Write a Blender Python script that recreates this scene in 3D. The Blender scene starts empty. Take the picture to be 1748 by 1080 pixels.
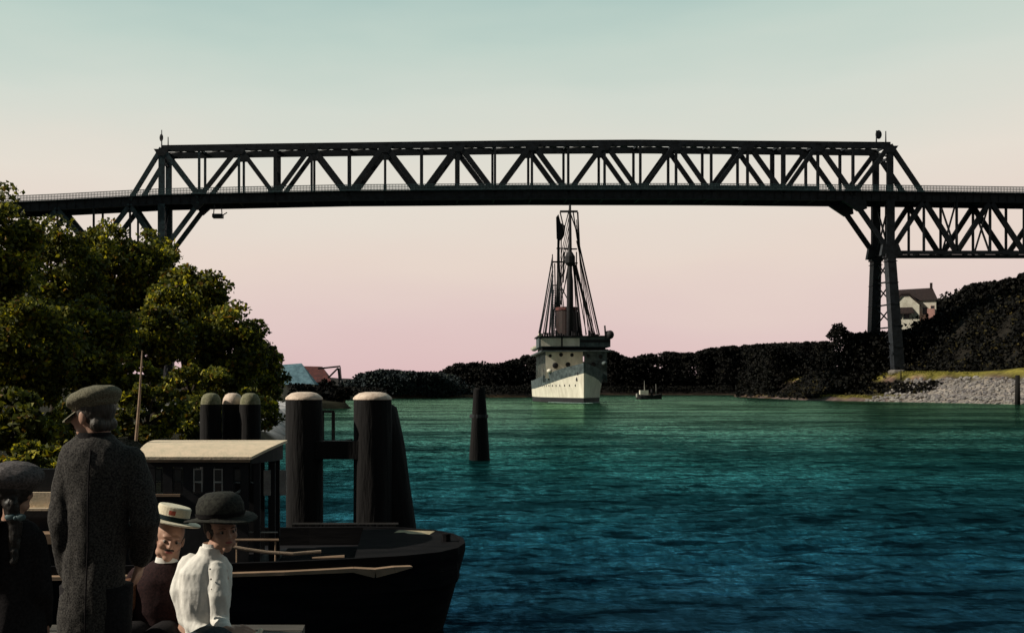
import bpy, math, random
import numpy as np
from mathutils import Vector, Matrix, noise

random.seed(7); rng = np.random.default_rng(7)
scn = bpy.context.scene
COL = scn.collection
R = math.radians

# ------------------------------------------------------------------ camera
EYE = 3.15          # metres above the canal
F, CX, HY = 1679.0, 690.0, 665.0     # focal length, vanishing point and horizon of the photo in its pixels
cd = bpy.data.cameras.new("camera"); cam = bpy.data.objects.new("camera", cd); COL.objects.link(cam)
cam.location = (0, 0, EYE); cam.rotation_euler = (R(90), 0, 0)
cd.sensor_width = 36; cd.lens = F / 1748 * 36
cd.shift_x = (874 - CX) / 1748; cd.shift_y = (HY - 540) / 1748
cd.clip_start = 0.1; cd.clip_end = 6000
scn.camera = cam

# ------------------------------------------------------------------ sky and sun
SUN = Vector((-0.80, -0.065, 0.54)).normalized()
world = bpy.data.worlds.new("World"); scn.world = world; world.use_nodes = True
wn, wl = world.node_tree.nodes, world.node_tree.links
wn.clear()
wo = wn.new('ShaderNodeOutputWorld'); wb = wn.new('ShaderNodeBackground')
sky = wn.new('ShaderNodeTexSky'); sky.sky_type = 'NISHITA'; sky.sun_disc = False
sky.sun_elevation = math.asin(SUN.z); sky.sun_rotation = math.atan2(SUN.x, SUN.y)
tc = wn.new('ShaderNodeTexCoord'); sep = wn.new('ShaderNodeSeparateXYZ')
wl.new(tc.outputs['Generated'], sep.inputs[0])
ns = wn.new('ShaderNodeTexNoise'); ns.inputs['Scale'].default_value = 2.2; ns.inputs['Detail'].default_value = 4
mp = wn.new('ShaderNodeMapping'); mp.inputs['Scale'].default_value = (1, 1, 4)
wl.new(tc.outputs['Generated'], mp.inputs[0]); wl.new(mp.outputs[0], ns.inputs['Vector'])
ma = wn.new('ShaderNodeMath'); ma.operation = 'MULTIPLY_ADD'; ma.inputs[1].default_value = 0.13; ma.inputs[2].default_value = -0.065
wl.new(ns.outputs[0], ma.inputs[0])
ad = wn.new('ShaderNodeMath'); ad.operation = 'ADD'; wl.new(sep.outputs[2], ad.inputs[0]); wl.new(ma.outputs[0], ad.inputs[1])
def lin(r, g, b):
    f = lambda c: (c/255/12.92) if c/255 <= .04045 else ((c/255+.055)/1.055)**2.4
    return (f(r), f(g), f(b), 1)
rp = wn.new('ShaderNodeValToRGB'); wl.new(ad.outputs[0], rp.inputs[0])
stops = [(0.0, (219,187,188)), (0.06, (223,197,194)), (0.13, (230,212,200)), (0.20, (229,220,207)),
         (0.28, (211,217,206)), (0.33, (192,209,199)), (0.375, (168,195,189)), (0.5, (140,170,172)), (1.0, (120,150,160))]
el = rp.color_ramp.elements
el[0].position, el[0].color = stops[0][0], lin(*stops[0][1])
el[1].position, el[1].color = stops[-1][0], lin(*stops[-1][1])
for p, c in stops[1:-1]:
    e = el.new(p); e.color = lin(*c)
sk = wn.new('ShaderNodeMixRGB'); sk.blend_type = 'MULTIPLY'; sk.inputs[0].default_value = 1
wl.new(sky.outputs[0], sk.inputs[1]); sk.inputs[2].default_value = (0.1, 0.1, 0.1, 1)
mx = wn.new('ShaderNodeMixRGB'); mx.inputs[0].default_value = 0.95
wl.new(sk.outputs[0], mx.inputs[1]); wl.new(rp.outputs[0], mx.inputs[2])
# sky dimmed behind the camera, added to keep camera-facing sides dark
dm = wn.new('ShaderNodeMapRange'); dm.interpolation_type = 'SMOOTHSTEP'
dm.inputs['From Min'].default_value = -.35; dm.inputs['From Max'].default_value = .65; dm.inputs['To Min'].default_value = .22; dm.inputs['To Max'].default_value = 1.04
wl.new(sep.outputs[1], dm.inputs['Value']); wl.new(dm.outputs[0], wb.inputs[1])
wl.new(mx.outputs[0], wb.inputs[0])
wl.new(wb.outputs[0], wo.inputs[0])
sd = bpy.data.lights.new("sun", 'SUN'); so = bpy.data.objects.new("sun", sd); COL.objects.link(so)
sd.energy = 4.4; sd.angle = R(0.5); sd.color = (1.0, 0.92, 0.77)
so.rotation_euler = (-SUN).to_track_quat('-Z', 'Y').to_euler()
so.location = (-60, -40, 90)
scn.view_settings.view_transform = 'Standard'; scn.view_settings.look = 'None'
scn.view_settings.exposure = 0; scn.view_settings.gamma = 1
scn.cycles.max_bounces = 6; scn.cycles.transparent_max_bounces = 8

# ------------------------------------------------------------------ helpers
def P(x, y, Y):      # a point of the photo at depth Y, in metres
    return Vector(((x - CX) * Y / F, Y, EYE - (y - HY) * Y / F))

def mat(name, c1, c2=None, scale=4, rough=.8, bump=0, bscale=None, detail=6, stretch=(1,1,1), spec=.3,
        metal=0, attr=False, trans=0, coord='Object'):
    m = bpy.data.materials.new(name); m.use_nodes = True
    n, l = m.node_tree.nodes, m.node_tree.links
    b = n['Principled BSDF']; b.inputs['Roughness'].default_value = rough
    b.inputs['Specular IOR Level'].default_value = spec; b.inputs['Metallic'].default_value = metal
    t = n.new('ShaderNodeTexCoord'); mpp = n.new('ShaderNodeMapping'); mpp.inputs['Scale'].default_value = stretch
    l.new(t.outputs[coord], mpp.inputs[0])
    if c2 is None: c2 = tuple(v*.6 for v in c1)
    nz = n.new('ShaderNodeTexNoise'); nz.inputs['Scale'].default_value = scale; nz.inputs['Detail'].default_value = detail
    nz.inputs['Roughness'].default_value = .65
    l.new(mpp.outputs[0], nz.inputs['Vector'])
    cr = n.new('ShaderNodeValToRGB'); cr.color_ramp.elements[0].position = .35; cr.color_ramp.elements[1].position = .65
    cr.color_ramp.elements[0].color = (*c2, 1); cr.color_ramp.elements[1].color = (*c1, 1)
    l.new(nz.outputs[0], cr.inputs[0]); out = cr.outputs[0]
    if attr:
        at = n.new('ShaderNodeAttribute'); at.attribute_name = 'tint'
        mm = n.new('ShaderNodeMixRGB'); mm.blend_type = 'MULTIPLY'; mm.inputs[0].default_value = 1
        l.new(out, mm.inputs[1]); l.new(at.outputs['Color'], mm.inputs[2]); out = mm.outputs[0]
    l.new(out, b.inputs['Base Color'])
    if bump:
        n2 = n.new('ShaderNodeTexNoise'); n2.inputs['Scale'].default_value = bscale or scale*3; n2.inputs['Detail'].default_value = 8
        l.new(mpp.outputs[0], n2.inputs['Vector'])
        bp = n.new('ShaderNodeBump'); bp.inputs['Strength'].default_value = 1; bp.inputs['Distance'].default_value = bump
        l.new(n2.outputs[0], bp.inputs['Height']); l.new(bp.outputs[0], b.inputs['Normal'])
    if trans:
        tr = n.new('ShaderNodeBsdfTranslucent'); l.new(out, tr.inputs[0])
        ms = n.new('ShaderNodeMixShader'); ms.inputs[0].default_value = trans
        l.new(b.outputs[0], ms.inputs[1]); l.new(tr.outputs[0], ms.inputs[2])
        l.new(ms.outputs[0], n['Material Output'].inputs[0])
    return m

class MB:
    def __init__(s): s.v = []; s.f = []
    def add(s, vs, fs):
        o = len(s.v); s.v += [tuple(v) for v in vs]; s.f += [tuple(i+o for i in f) for f in fs]; return s
    def box(s, a, b):
        x0,y0,z0 = a; x1,y1,z1 = b
        return s.add([(x0,y0,z0),(x1,y0,z0),(x1,y1,z0),(x0,y1,z0),(x0,y0,z1),(x1,y0,z1),(x1,y1,z1),(x0,y1,z1)],
              [(0,3,2,1),(4,5,6,7),(0,1,5,4),(1,2,6,5),(2,3,7,6),(3,0,4,7)])
    def beam(s, p, q, w, h=None, up=(0,1,0), w2=None):
        p, q = Vector(p), Vector(q); d = (q-p).normalized(); h = h or w; w2 = w2 or w
        u = Vector(up); u = (u - d*u.dot(d))
        if u.length < 1e-4: u = Vector((1,0,0)) - d*d.x
        u.normalize(); r = d.cross(u)
        vs = []
        for c, ww in ((p, w), (q, w2)):
            vs += [c - r*ww/2 - u*h/2, c + r*ww/2 - u*h/2, c + r*ww/2 + u*h/2, c - r*ww/2 + u*h/2]
        return s.add(vs, [(0,3,2,1),(4,5,6,7),(0,1,5,4),(1,2,6,5),(2,3,7,6),(3,0,4,7)])
    def ibeam(s, p, q, w, h, t):       # two flanges, a web between and lacing: open steel section
        p, q = Vector(p), Vector(q); d = (q-p).normalized()
        u = Vector((0,1,0)); r = d.cross(u).normalized()
        s.beam(p - u*(h/2-t/2), q - u*(h/2-t/2), w, t); s.beam(p + u*(h/2-t/2), q + u*(h/2-t/2), w, t)
        s.beam(p, q, t*1.6, h-2*t-.01)
        return s
    def tube(s, pts, rad, n=8, cap=True):
        pts = [Vector(p) for p in pts]
        if not isinstance(rad, (list, tuple)): rad = [rad]*len(pts)
        vs, fs = [], []; ref = Vector((0,0,1))
        d0 = (pts[1]-pts[0]).normalized()
        if abs(d0.z) > .9: ref = Vector((1,0,0))
        for i, p in enumerate(pts):
            d = (pts[min(i+1,len(pts)-1)] - pts[max(i-1,0)]).normalized()
            a = d.cross(ref).normalized(); b = d.cross(a).normalized()
            for k in range(n):
                t = 2*math.pi*k/n; vs.append(p + (a*math.cos(t)+b*math.sin(t))*rad[i])
        for i in range(len(pts)-1):
            for k in range(n):
                fs.append((i*n+k, i*n+(k+1)%n, (i+1)*n+(k+1)%n, (i+1)*n+k))
        if cap: fs += [tuple(range(n-1,-1,-1)), tuple(range((len(pts)-1)*n, len(pts)*n))]
        return s.add(vs, fs)
    def capsule(s, pts, rad, n=12):    # a tube with round ends
        pts = [Vector(p) for p in pts]; d = (pts[0]-pts[1]).normalized(); e = (pts[-1]-pts[-2]).normalized()
        if not isinstance(rad, (list, tuple)): rad = [rad]*len(pts)
        A = [pts[0]+d*rad[0]*.95, pts[0]+d*rad[0]*.6]; B = [pts[-1]+e*rad[-1]*.6, pts[-1]+e*rad[-1]*.95]
        return s.tube(A+pts+B, [rad[0]*.25, rad[0]*.78]+list(rad)+[rad[-1]*.78, rad[-1]*.25], n)
    def ell(s, c, r, rot=None, n=16, m=10):
        c = Vector(c); vs, fs = [], []
        if not isinstance(r, (list, tuple)): r = (r, r, r)
        for i in range(1, m):
            a = math.pi*i/m
            for k in range(n):
                t = 2*math.pi*k/n; v = Vector((r[0]*math.sin(a)*math.cos(t), r[1]*math.sin(a)*math.sin(t), r[2]*math.cos(a)))
                vs.append(c + (rot @ v if rot else v))
        tv = Vector((0,0,r[2])); top = len(vs); vs.append(c + (rot @ tv if rot else tv)); vs.append(c - (rot @ tv if rot else tv))
        for i in range(m-2):
            for k in range(n): fs.append((i*n+k, (i+1)*n+k, (i+1)*n+(k+1)%n, i*n+(k+1)%n))
        for k in range(n):
            fs.append((top, k, (k+1)%n)); fs.append((top+1, (m-2)*n+(k+1)%n, (m-2)*n+k))
        return s.add(vs, fs)
    def loft(s, rings, n=20, cap=True, rot=None):   # rings: (centre, rx, ry) stacked
        vs, fs = [], []
        for c, rx, ry in rings:
            for k in range(n):
                t = 2*math.pi*k/n; v = Vector((rx*math.cos(t), ry*math.sin(t), 0))
                vs.append(Vector(c) + (rot @ v if rot else v))
        for i in range(len(rings)-1):
            for k in range(n): fs.append((i*n+k, i*n+(k+1)%n, (i+1)*n+(k+1)%n, (i+1)*n+k))
        if cap: fs += [tuple(range(n-1,-1,-1)), tuple(range((len(rings)-1)*n, len(rings)*n))]
        return s.add(vs, fs)
    def grid(s, rows, close=False):     # rows of points to a skin
        n = len(rows[0]); vs = [p for r_ in rows for p in r_]; fs = []
        for i in range(len(rows)-1):
            for k in range(n-1 + (1 if close else 0)):
                fs.append((i*n+k, i*n+(k+1)%n, (i+1)*n+(k+1)%n, (i+1)*n+k))
        return s.add(vs, fs)
    def prism(s, poly, a, b):           # poly of (x,z) extruded in y from a to b
        n = len(poly)
        vs = [(x,a,z) for x,z in poly] + [(x,b,z) for x,z in poly]
        fs = [tuple(range(n)), tuple(range(2*n-1, n-1, -1))] + [(i, n+i, n+(i+1)%n, (i+1)%n) for i in range(n)]
        return s.add(vs, fs)
    def build(s, name, m, parent=None, smooth=False, origin=None):
        me = bpy.data.meshes.new(name)
        if parent is not None: o0 = root_loc(parent)
        elif origin is not None: o0 = Vector(origin)
        else: o0 = Vector((0,0,0))
        me.from_pydata([(v[0]-o0.x, v[1]-o0.y, v[2]-o0.z) for v in s.v], [], s.f)
        me.validate(); 
        import bmesh
        bm = bmesh.new(); bm.from_mesh(me); bmesh.ops.recalc_face_normals(bm, faces=bm.faces); bm.to_mesh(me); bm.free()
        if smooth: me.polygons.foreach_set('use_smooth', [True]*len(me.polygons))
        me.materials.append(m)
        o = bpy.data.objects.new(name, me); COL.objects.link(o)
        if parent is not None: o.parent = parent
        else: o.location = o0
        return o

def root_loc(o):
    v = Vector((0,0,0))
    while o is not None: v += Vector(o.location); o = o.parent
    return v
def tag(o, label=None, cat=None, group=None, kind=None):
    if label: o['label'] = label
    if cat: o['category'] = cat
    if group: o['group'] = group
    if kind: o['kind'] = kind
    return o
def thing(name, loc, label, cat, group=None):
    o = bpy.data.objects.new(name, None); COL.objects.link(o); o.location = loc; o.empty_display_size = .2
    return tag(o, label, cat, group)
def copy_thing(r, loc, rz, label):
    c = r.copy(); COL.objects.link(c); c.location = loc; c.rotation_euler.z = rz; c['label'] = label
    for ch in r.children:
        d = ch.copy(); COL.objects.link(d); d.parent = c
        for g in ch.children:
            e = g.copy(); COL.objects.link(e); e.parent = d
    return c

def remesh(o, voxel, smooth=3, wr=0.0, wscale=9, stretch=(1,1,1), thick=0):
    m = o.modifiers.new('r', 'REMESH'); m.mode = 'VOXEL'; m.voxel_size = voxel; m.use_smooth_shade = True
    sm = o.modifiers.new('s', 'SMOOTH'); sm.iterations = smooth; sm.factor = .6
    bpy.context.view_layer.update()
    dg = bpy.context.evaluated_depsgraph_get()
    me = bpy.data.meshes.new_from_object(o.evaluated_get(dg))
    o.modifiers.clear(); mats = list(o.data.materials); o.data = me
    if not me.materials:
        for q in mats: me.materials.append(q)
    if wr:
        nv = len(me.vertices); co = np.empty(nv*3, 'f'); me.vertices.foreach_get('co', co); co = co.reshape(-1,3)
        no = np.empty(nv*3, 'f'); me.vertices.foreach_get('normal', no); no = no.reshape(-1,3)
        for i in range(nv):
            q = Vector((co[i,0]*stretch[0]*wscale, co[i,1]*stretch[1]*wscale, co[i,2]*stretch[2]*wscale))
            d = (1-abs(noise.noise(q))*3.2)*wr + noise.noise(q*3.1)*wr*.5 if wr > 0 else -(noise.noise(q)*1.3+noise.noise(q*2.3)*.6+noise.noise(q*5)*.25)*wr
            co[i] += no[i]*d
        me.vertices.foreach_set('co', co.ravel())
    me.polygons.foreach_set('use_smooth', [True]*len(me.polygons)); me.update()
    return o

def leaf_mesh(name, C, size, m, parent=None, origin=(0,0,0), tints=None, aspect=.65):
    """many small leaf-like rhombs centred at C (n,3)"""
    n = len(C); o0 = np.array(root_loc(parent) if parent is not None else origin)
    a = rng.normal(size=(n,3)); a /= np.linalg.norm(a, axis=1)[:,None]
    b = rng.normal(size=(n,3)); b -= a*(a*b).sum(1)[:,None]; b /= np.linalg.norm(b, axis=1)[:,None]
    s_ = (size*(.6+.8*rng.random(n)))[:,None] if np.isscalar(size) else (size*(.6+.8*rng.random(n)))[:,None]
    c = np.cross(a,b)*s_*.18
    V = np.stack([C-a*s_/2, C+b*s_*aspect/2+c, C+a*s_/2, C-b*s_*aspect/2+c], 1).reshape(-1,3) - o0
    me = bpy.data.meshes.new(name)
    me.vertices.add(4*n); me.vertices.foreach_set('co', V.astype('f').ravel())
    me.loops.add(4*n); me.loops.foreach_set('vertex_index', np.arange(4*n, dtype='i'))
    me.polygons.add(n); me.polygons.foreach_set('loop_start', np.arange(0,4*n,4, dtype='i'))
    me.update(calc_edges=True)
    if tints is None:
        tints = np.ones((n,3))
    at = me.color_attributes.new('tint', 'FLOAT_COLOR', 'POINT')
    tt = np.ones((n,4)); tt[:,:3] = tints; at.data.foreach_set('color', np.repeat(tt, 4, 0).astype('f').ravel())
    me.materials.append(m)
    o = bpy.data.objects.new(name, me); COL.objects.link(o)
    if parent is not None: o.parent = parent
    else: o.location = origin
    return o

# ------------------------------------------------------------------ materials
M = {}
M['steel'] = mat('dark_steel', (.024,.028,.036), (.006,.007,.009), .8, .6, 0, spec=.4)
M['steel2'] = mat('pale_teal_steel', (.060,.10,.115), (.016,.022,.028), 1.1, .5, 0)  # teal highlights of the left members put into the colour; also on the footway
M['rail'] = mat('grey_green_railing', (.11,.17,.18), (.05,.08,.09), 1.0, .6)
M['stone'] = mat('pier_stone', (.2,.18,.16), (.1,.09,.085), 1, .9, .05)
M['bark'] = mat('bark', (.05,.035,.022), (.02,.014,.01), 6, .95, .03, 14, stretch=(1,1,.25))
M['leaf'] = mat('leaves', (.21,.215,.035), (.045,.055,.014), .9, .6, attr=True, trans=.4, spec=.25)
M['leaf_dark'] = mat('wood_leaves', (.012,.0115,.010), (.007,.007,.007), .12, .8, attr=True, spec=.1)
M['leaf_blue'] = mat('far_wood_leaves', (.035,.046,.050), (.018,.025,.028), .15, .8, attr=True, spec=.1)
M['pile'] = mat('tarred_wood', (.012,.010,.010), (.006,.0055,.006), 5, .9, .03, 12, stretch=(1,1,.15), spec=.25)
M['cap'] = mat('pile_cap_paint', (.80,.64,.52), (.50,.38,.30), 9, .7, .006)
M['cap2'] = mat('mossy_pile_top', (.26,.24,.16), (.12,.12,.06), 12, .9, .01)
M['hullblack'] = mat('tarred_hull', (.013,.012,.013), (.006,.006,.007), 3, .95, .006, 8, stretch=(.3,1,2), spec=.04)
M['cream'] = mat('cream_canvas', (.80,.62,.45), (.60,.50,.36), 7, .85, .004, 30)
M['trim'] = mat('varnished_trim', (.36,.24,.16), (.18,.12,.08), 6, .6, .003, stretch=(.3,1,1))
M['paleplank'] = mat('pale_plank', (.46,.38,.24), (.26,.21,.13), 12, .7, .004)
M['cabin'] = mat('dark_cabin_paint', (.015,.014,.017), (.008,.008,.010), 4, .6, .002)
M['rope'] = mat('rope', (.38,.28,.2), (.22,.16,.12), 60, .9, .004)
M['brass'] = mat('pale_paint', (.50,.48,.44), (.28,.26,.25), 8, .6)
M['white'] = mat('ship_white', (.82,.76,.65), (.58,.53,.44), .6, .6, 0, stretch=(1,1,.4))
M['shipgrey'] = mat('ship_grey', (.11,.14,.145), (.03,.04,.045), .9, .7)
M['shipdark'] = mat('ship_dark', (.02,.018,.022), (.012,.011,.013), 1, .7)
M['funnel'] = mat('funnel_red_brown', (.030,.013,.012), (.014,.008,.008), .8, .6)
M['wall'] = mat('render_wall', (.80,.76,.66), (.52,.48,.40), .8, .9)
M['pinkwall'] = mat('pink_wall', (.55,.30,.26), (.38,.22,.2), .8, .9)
M['roof'] = mat('brown_tiles', (.036,.022,.021), (.018,.012,.013), 2, .85, .05, 8)
M['roof_blue'] = mat('slate_blue_roof', (.17,.30,.36), (.08,.15,.19), 1.2, .8, .04, 6)
M['roof_red'] = mat('old_red_roof', (.16,.05,.045), (.07,.03,.03), 1.2, .85, .04, 6)
M['glass'] = mat('dark_glass', (.02,.03,.035), (.015,.02,.025), 2, .12, spec=.6)
M['skin'] = mat('skin', (.47,.28,.20), (.36,.20,.145), 14, .55, .001, 60)
M['hair'] = mat('dark_hair', (.022,.016,.013), (.010,.008,.007), 40, .5, .004, 90, stretch=(1,1,.2))
M['greyhair'] = mat('grey_hair', (.075,.062,.052), (.03,.025,.022), 60, .6, .004, 90, stretch=(1,1,.2))
def cloth(n, a, b, sc=160, bump=.0015, rough=.95): return mat(n, a, b, sc, rough, bump, sc*1.5, detail=3, spec=.1)
M['tweed'] = cloth('grey_tweed', (.080,.074,.068), (.012,.011,.012), 120, .002)
M['cap_tweed'] = cloth('light_tweed', (.22,.20,.145), (.07,.065,.045))
M['black'] = cloth('black_cloth', (.022,.019,.020), (.010,.009,.010), 90)
M['maroon'] = cloth('maroon_cloth', (.040,.020,.020), (.016,.010,.011), 90)
M['brown'] = cloth('brown_cloth', (.22,.10,.055), (.08,.04,.028), 120)
M['blouse'] = cloth('white_cotton', (.80,.77,.72), (.72,.69,.64), 60, .0012)
M['straw'] = mat('straw', (.80,.72,.56), (.66,.58,.42), 90, .8, .002, 150, stretch=(1,1,3))
M['ribbon'] = cloth('dark_ribbon', (.018,.035,.035), (.01,.016,.02))
M['redmark'] = cloth('red_cloth', (.55,.12,.08), (.4,.1,.07))
M['felt'] = cloth('dark_felt', (.045,.045,.038), (.018,.017,.016), 60)
M['greyfelt'] = cloth('grey_felt', (.15,.13,.13), (.05,.045,.045), 90)
M['pompom'] = cloth('pink_pompom', (.40,.25,.19), (.12,.08,.06), 90)
M['skirt'] = cloth('slate_skirt', (.03,.04,.047), (.012,.018,.022), 60)
M['eyewhite'] = mat('eye_white', (.30,.24,.2), None, 5, .3)
M['iris'] = mat('iris', (.02,.015,.012), None, 5, .2)
M['lips'] = mat('lips', (.36,.11,.09), (.3,.09,.08), 20, .5)
M['quay'] = mat('quay_planks', (.09,.075,.06), (.04,.035,.03), 5, .85, .01, 16, stretch=(.2,1,1))
M['grass'] = mat('yellow_grass', (.26,.21,.05), (.13,.12,.03), .9, .95, .05)
M['rock'] = mat('grey_rock', (.30,.27,.25), (.10,.09,.10), .6, .95, .2, 1.5)

def ground_material():
    m = bpy.data.materials.new('bank_ground'); m.use_nodes = True
    n, l = m.node_tree.nodes, m.node_tree.links; b = n['Principled BSDF']
    b.inputs['Roughness'].default_value = .95; b.inputs['Specular IOR Level'].default_value = .1
    at = n.new('ShaderNodeAttribute'); at.attribute_name = 'tint'
    g = n.new('ShaderNodeNewGeometry')
    nz = n.new('ShaderNodeTexNoise'); nz.inputs['Scale'].default_value = .35; nz.inputs['Detail'].default_value = 9; nz.inputs['Roughness'].default_value = .75
    l.new(g.outputs['Position'], nz.inputs['Vector'])
    cr = n.new('ShaderNodeValToRGB'); cr.color_ramp.elements[0].position = .36; cr.color_ramp.elements[0].color = (.3,.3,.3,1)
    cr.color_ramp.elements[1].position = .62; cr.color_ramp.elements[1].color = (1.25,1.2,1.15,1)
    l.new(nz.outputs[0], cr.inputs[0])
    mm = n.new('ShaderNodeMixRGB'); mm.blend_type = 'MULTIPLY'; mm.inputs[0].default_value = 1
    l.new(at.outputs['Color'], mm.inputs[1]); l.new(cr.outputs[0], mm.inputs[2]); l.new(mm.outputs[0], b.inputs['Base Color'])
    bp = n.new('ShaderNodeBump'); bp.inputs['Distance'].default_value = .3; l.new(nz.outputs[0], bp.inputs['Height']); l.new(bp.outputs[0], b.inputs['Normal'])
    return m
M['ground'] = ground_material()

def water_material():
    m = bpy.data.materials.new('canal_water'); m.use_nodes = True
    n, l = m.node_tree.nodes, m.node_tree.links; b = n['Principled BSDF']
    g = n.new('ShaderNodeNewGeometry'); sp = n.new('ShaderNodeSeparateXYZ'); l.new(g.outputs['Position'], sp.inputs[0])
    # the water's colour, graded by distance: green far off, blue near the quay
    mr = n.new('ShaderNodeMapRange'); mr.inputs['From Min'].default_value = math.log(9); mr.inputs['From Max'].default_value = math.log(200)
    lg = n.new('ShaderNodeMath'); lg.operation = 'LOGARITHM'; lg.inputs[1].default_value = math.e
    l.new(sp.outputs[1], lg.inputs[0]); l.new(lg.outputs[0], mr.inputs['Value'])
    cr = n.new('ShaderNodeValToRGB'); e = cr.color_ramp.elements
    e[0].position = 0; e[0].color = (.004,.016,.028,1); e[1].position = 1; e[1].color = (.012,.055,.030,1)
    for p, c in ((.25,(.004,.020,.030,1)), (.5,(.004,.032,.035,1)), (.75,(.007,.045,.032,1))):
        q = e.new(p); q.color = c
    l.new(mr.outputs[0], cr.inputs[0])
    # ripples
    def wave(scale, st, det=4, rough=.6):
        mp_ = n.new('ShaderNodeMapping'); mp_.inputs['Scale'].default_value = st; l.new(g.outputs['Position'], mp_.inputs[0])
        z = n.new('ShaderNodeTexNoise'); z.inputs['Scale'].default_value = scale; z.inputs['Detail'].default_value = det; z.inputs['Roughness'].default_value = rough
        l.new(mp_.outputs[0], z.inputs['Vector']); return z.outputs[0]
    w1 = wave(.8, (.5,1.3,1), 3, .55); w2 = wave(6, (.5,1.2,1), 6, .7); w3 = wave(.12, (.5,1,1), 3)
    a1 = n.new('ShaderNodeMath'); a1.operation = 'MULTIPLY_ADD'; a1.inputs[1].default_value = .25
    l.new(w2, a1.inputs[0]); l.new(w1, a1.inputs[2])
    bp = n.new('ShaderNodeBump'); bp.inputs['Distance'].default_value = .10; bp.inputs['Strength'].default_value = 1
    l.new(a1.outputs[0], bp.inputs['Height']); 
    rr = n.new('ShaderNodeValToRGB'); rr.color_ramp.elements[0].position = .36; rr.color_ramp.elements[0].color = (.35,.35,.38,1)
    rr.color_ramp.elements[1].position = .56; rr.color_ramp.elements[1].color = (1,1,1,1)
    l.new(w3, rr.inputs[0])
    mm = n.new('ShaderNodeMixRGB'); mm.blend_type = 'MULTIPLY'; mm.inputs[0].default_value = .35
    l.new(cr.outputs[0], mm.inputs[1]); l.new(rr.outputs[0], mm.inputs[2])
    df = n.new('ShaderNodeBsdfDiffuse'); l.new(mm.outputs[0], df.inputs[0]); l.new(bp.outputs[0], df.inputs['Normal'])
    gl = n.new('ShaderNodeBsdfGlossy'); gl.inputs['Roughness'].default_value = .12; l.new(bp.outputs[0], gl.inputs['Normal'])
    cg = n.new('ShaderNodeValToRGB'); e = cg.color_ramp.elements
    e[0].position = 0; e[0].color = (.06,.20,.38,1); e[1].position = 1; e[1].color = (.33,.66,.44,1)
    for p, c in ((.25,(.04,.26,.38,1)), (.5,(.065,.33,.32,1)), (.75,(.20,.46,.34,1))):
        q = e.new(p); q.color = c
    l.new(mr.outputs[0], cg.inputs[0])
    # dark ripple strokes and dull patches, painted into the water's colours by noise
    w4 = wave(.05, (.5,1.6,1), 11, .82); w5 = wave(1.0, (.75,2.0,1), 4, .62); w6 = wave(1.0, (3.2,1.0,1), 7, .85); w7 = wave(7.0, (1,1.5,1), 6, .8)
    s4 = n.new('ShaderNodeValToRGB'); s4.color_ramp.elements[0].position = .45; s4.color_ramp.elements[0].color = (.25,.25,.27,1); s4.color_ramp.elements[1].position = .54; s4.color_ramp.elements[1].color = (1.25,1.25,1.25,1)
    l.new(w4, s4.inputs[0])
    s5 = n.new('ShaderNodeValToRGB'); s5.color_ramp.elements[0].position = .41; s5.color_ramp.elements[0].color = (.12,.11,.14,1); s5.color_ramp.elements[1].position = .48; s5.color_ramp.elements[1].color = (1.2,1.2,1.2,1)
    l.new(w5, s5.inputs[0])
    m4 = n.new('ShaderNodeMixRGB'); m4.blend_type = 'MULTIPLY'; m4.inputs[0].default_value = 1; l.new(cg.outputs[0], m4.inputs[1]); l.new(s4.outputs[0], m4.inputs[2])
    m5 = n.new('ShaderNodeMixRGB'); m5.blend_type = 'MULTIPLY'; m5.inputs[0].default_value = .8; l.new(m4.outputs[0], m5.inputs[1]); l.new(s5.outputs[0], m5.inputs[2])
    prev = m5.outputs[0]; pd = mm.outputs[0]
    for wv_, lo, hi in ((w6,.25,1.6),(w7,.35,1.5)):      # glints and darks of small ripples painted into the reflection colour
        s6 = n.new('ShaderNodeValToRGB'); s6.color_ramp.elements[0].position = .40; s6.color_ramp.elements[0].color = (lo,lo,lo,1); s6.color_ramp.elements[1].position = .60; s6.color_ramp.elements[1].color = (hi,hi,hi,1)
        l.new(wv_, s6.inputs[0]); m6 = n.new('ShaderNodeMixRGB'); m6.blend_type = 'MULTIPLY'; m6.inputs[0].default_value = .85
        l.new(prev, m6.inputs[1]); l.new(s6.outputs[0], m6.inputs[2]); prev = m6.outputs[0]
    m8 = n.new('ShaderNodeMixRGB'); m8.blend_type = 'MULTIPLY'; m8.inputs[0].default_value = .6; l.new(pd, m8.inputs[1]); l.new(s5.outputs[0], m8.inputs[2]); l.new(m8.outputs[0], df.inputs[0])
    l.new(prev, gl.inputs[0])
    fr = n.new('ShaderNodeFresnel'); fr.inputs['IOR'].default_value = 1.33; l.new(bp.outputs[0], fr.inputs['Normal'])
    fm = n.new('ShaderNodeMath'); fm.operation = 'MULTIPLY'; fm.inputs[1].default_value = 1.12; fm.use_clamp = True; l.new(fr.outputs[0], fm.inputs[0])
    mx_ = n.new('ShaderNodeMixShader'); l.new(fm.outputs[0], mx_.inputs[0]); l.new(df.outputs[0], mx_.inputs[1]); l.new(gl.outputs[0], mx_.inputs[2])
    l.new(mx_.outputs[0], n['Material Output'].inputs[0]); n.remove(b)
    return m
M['water'] = water_material()

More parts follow.
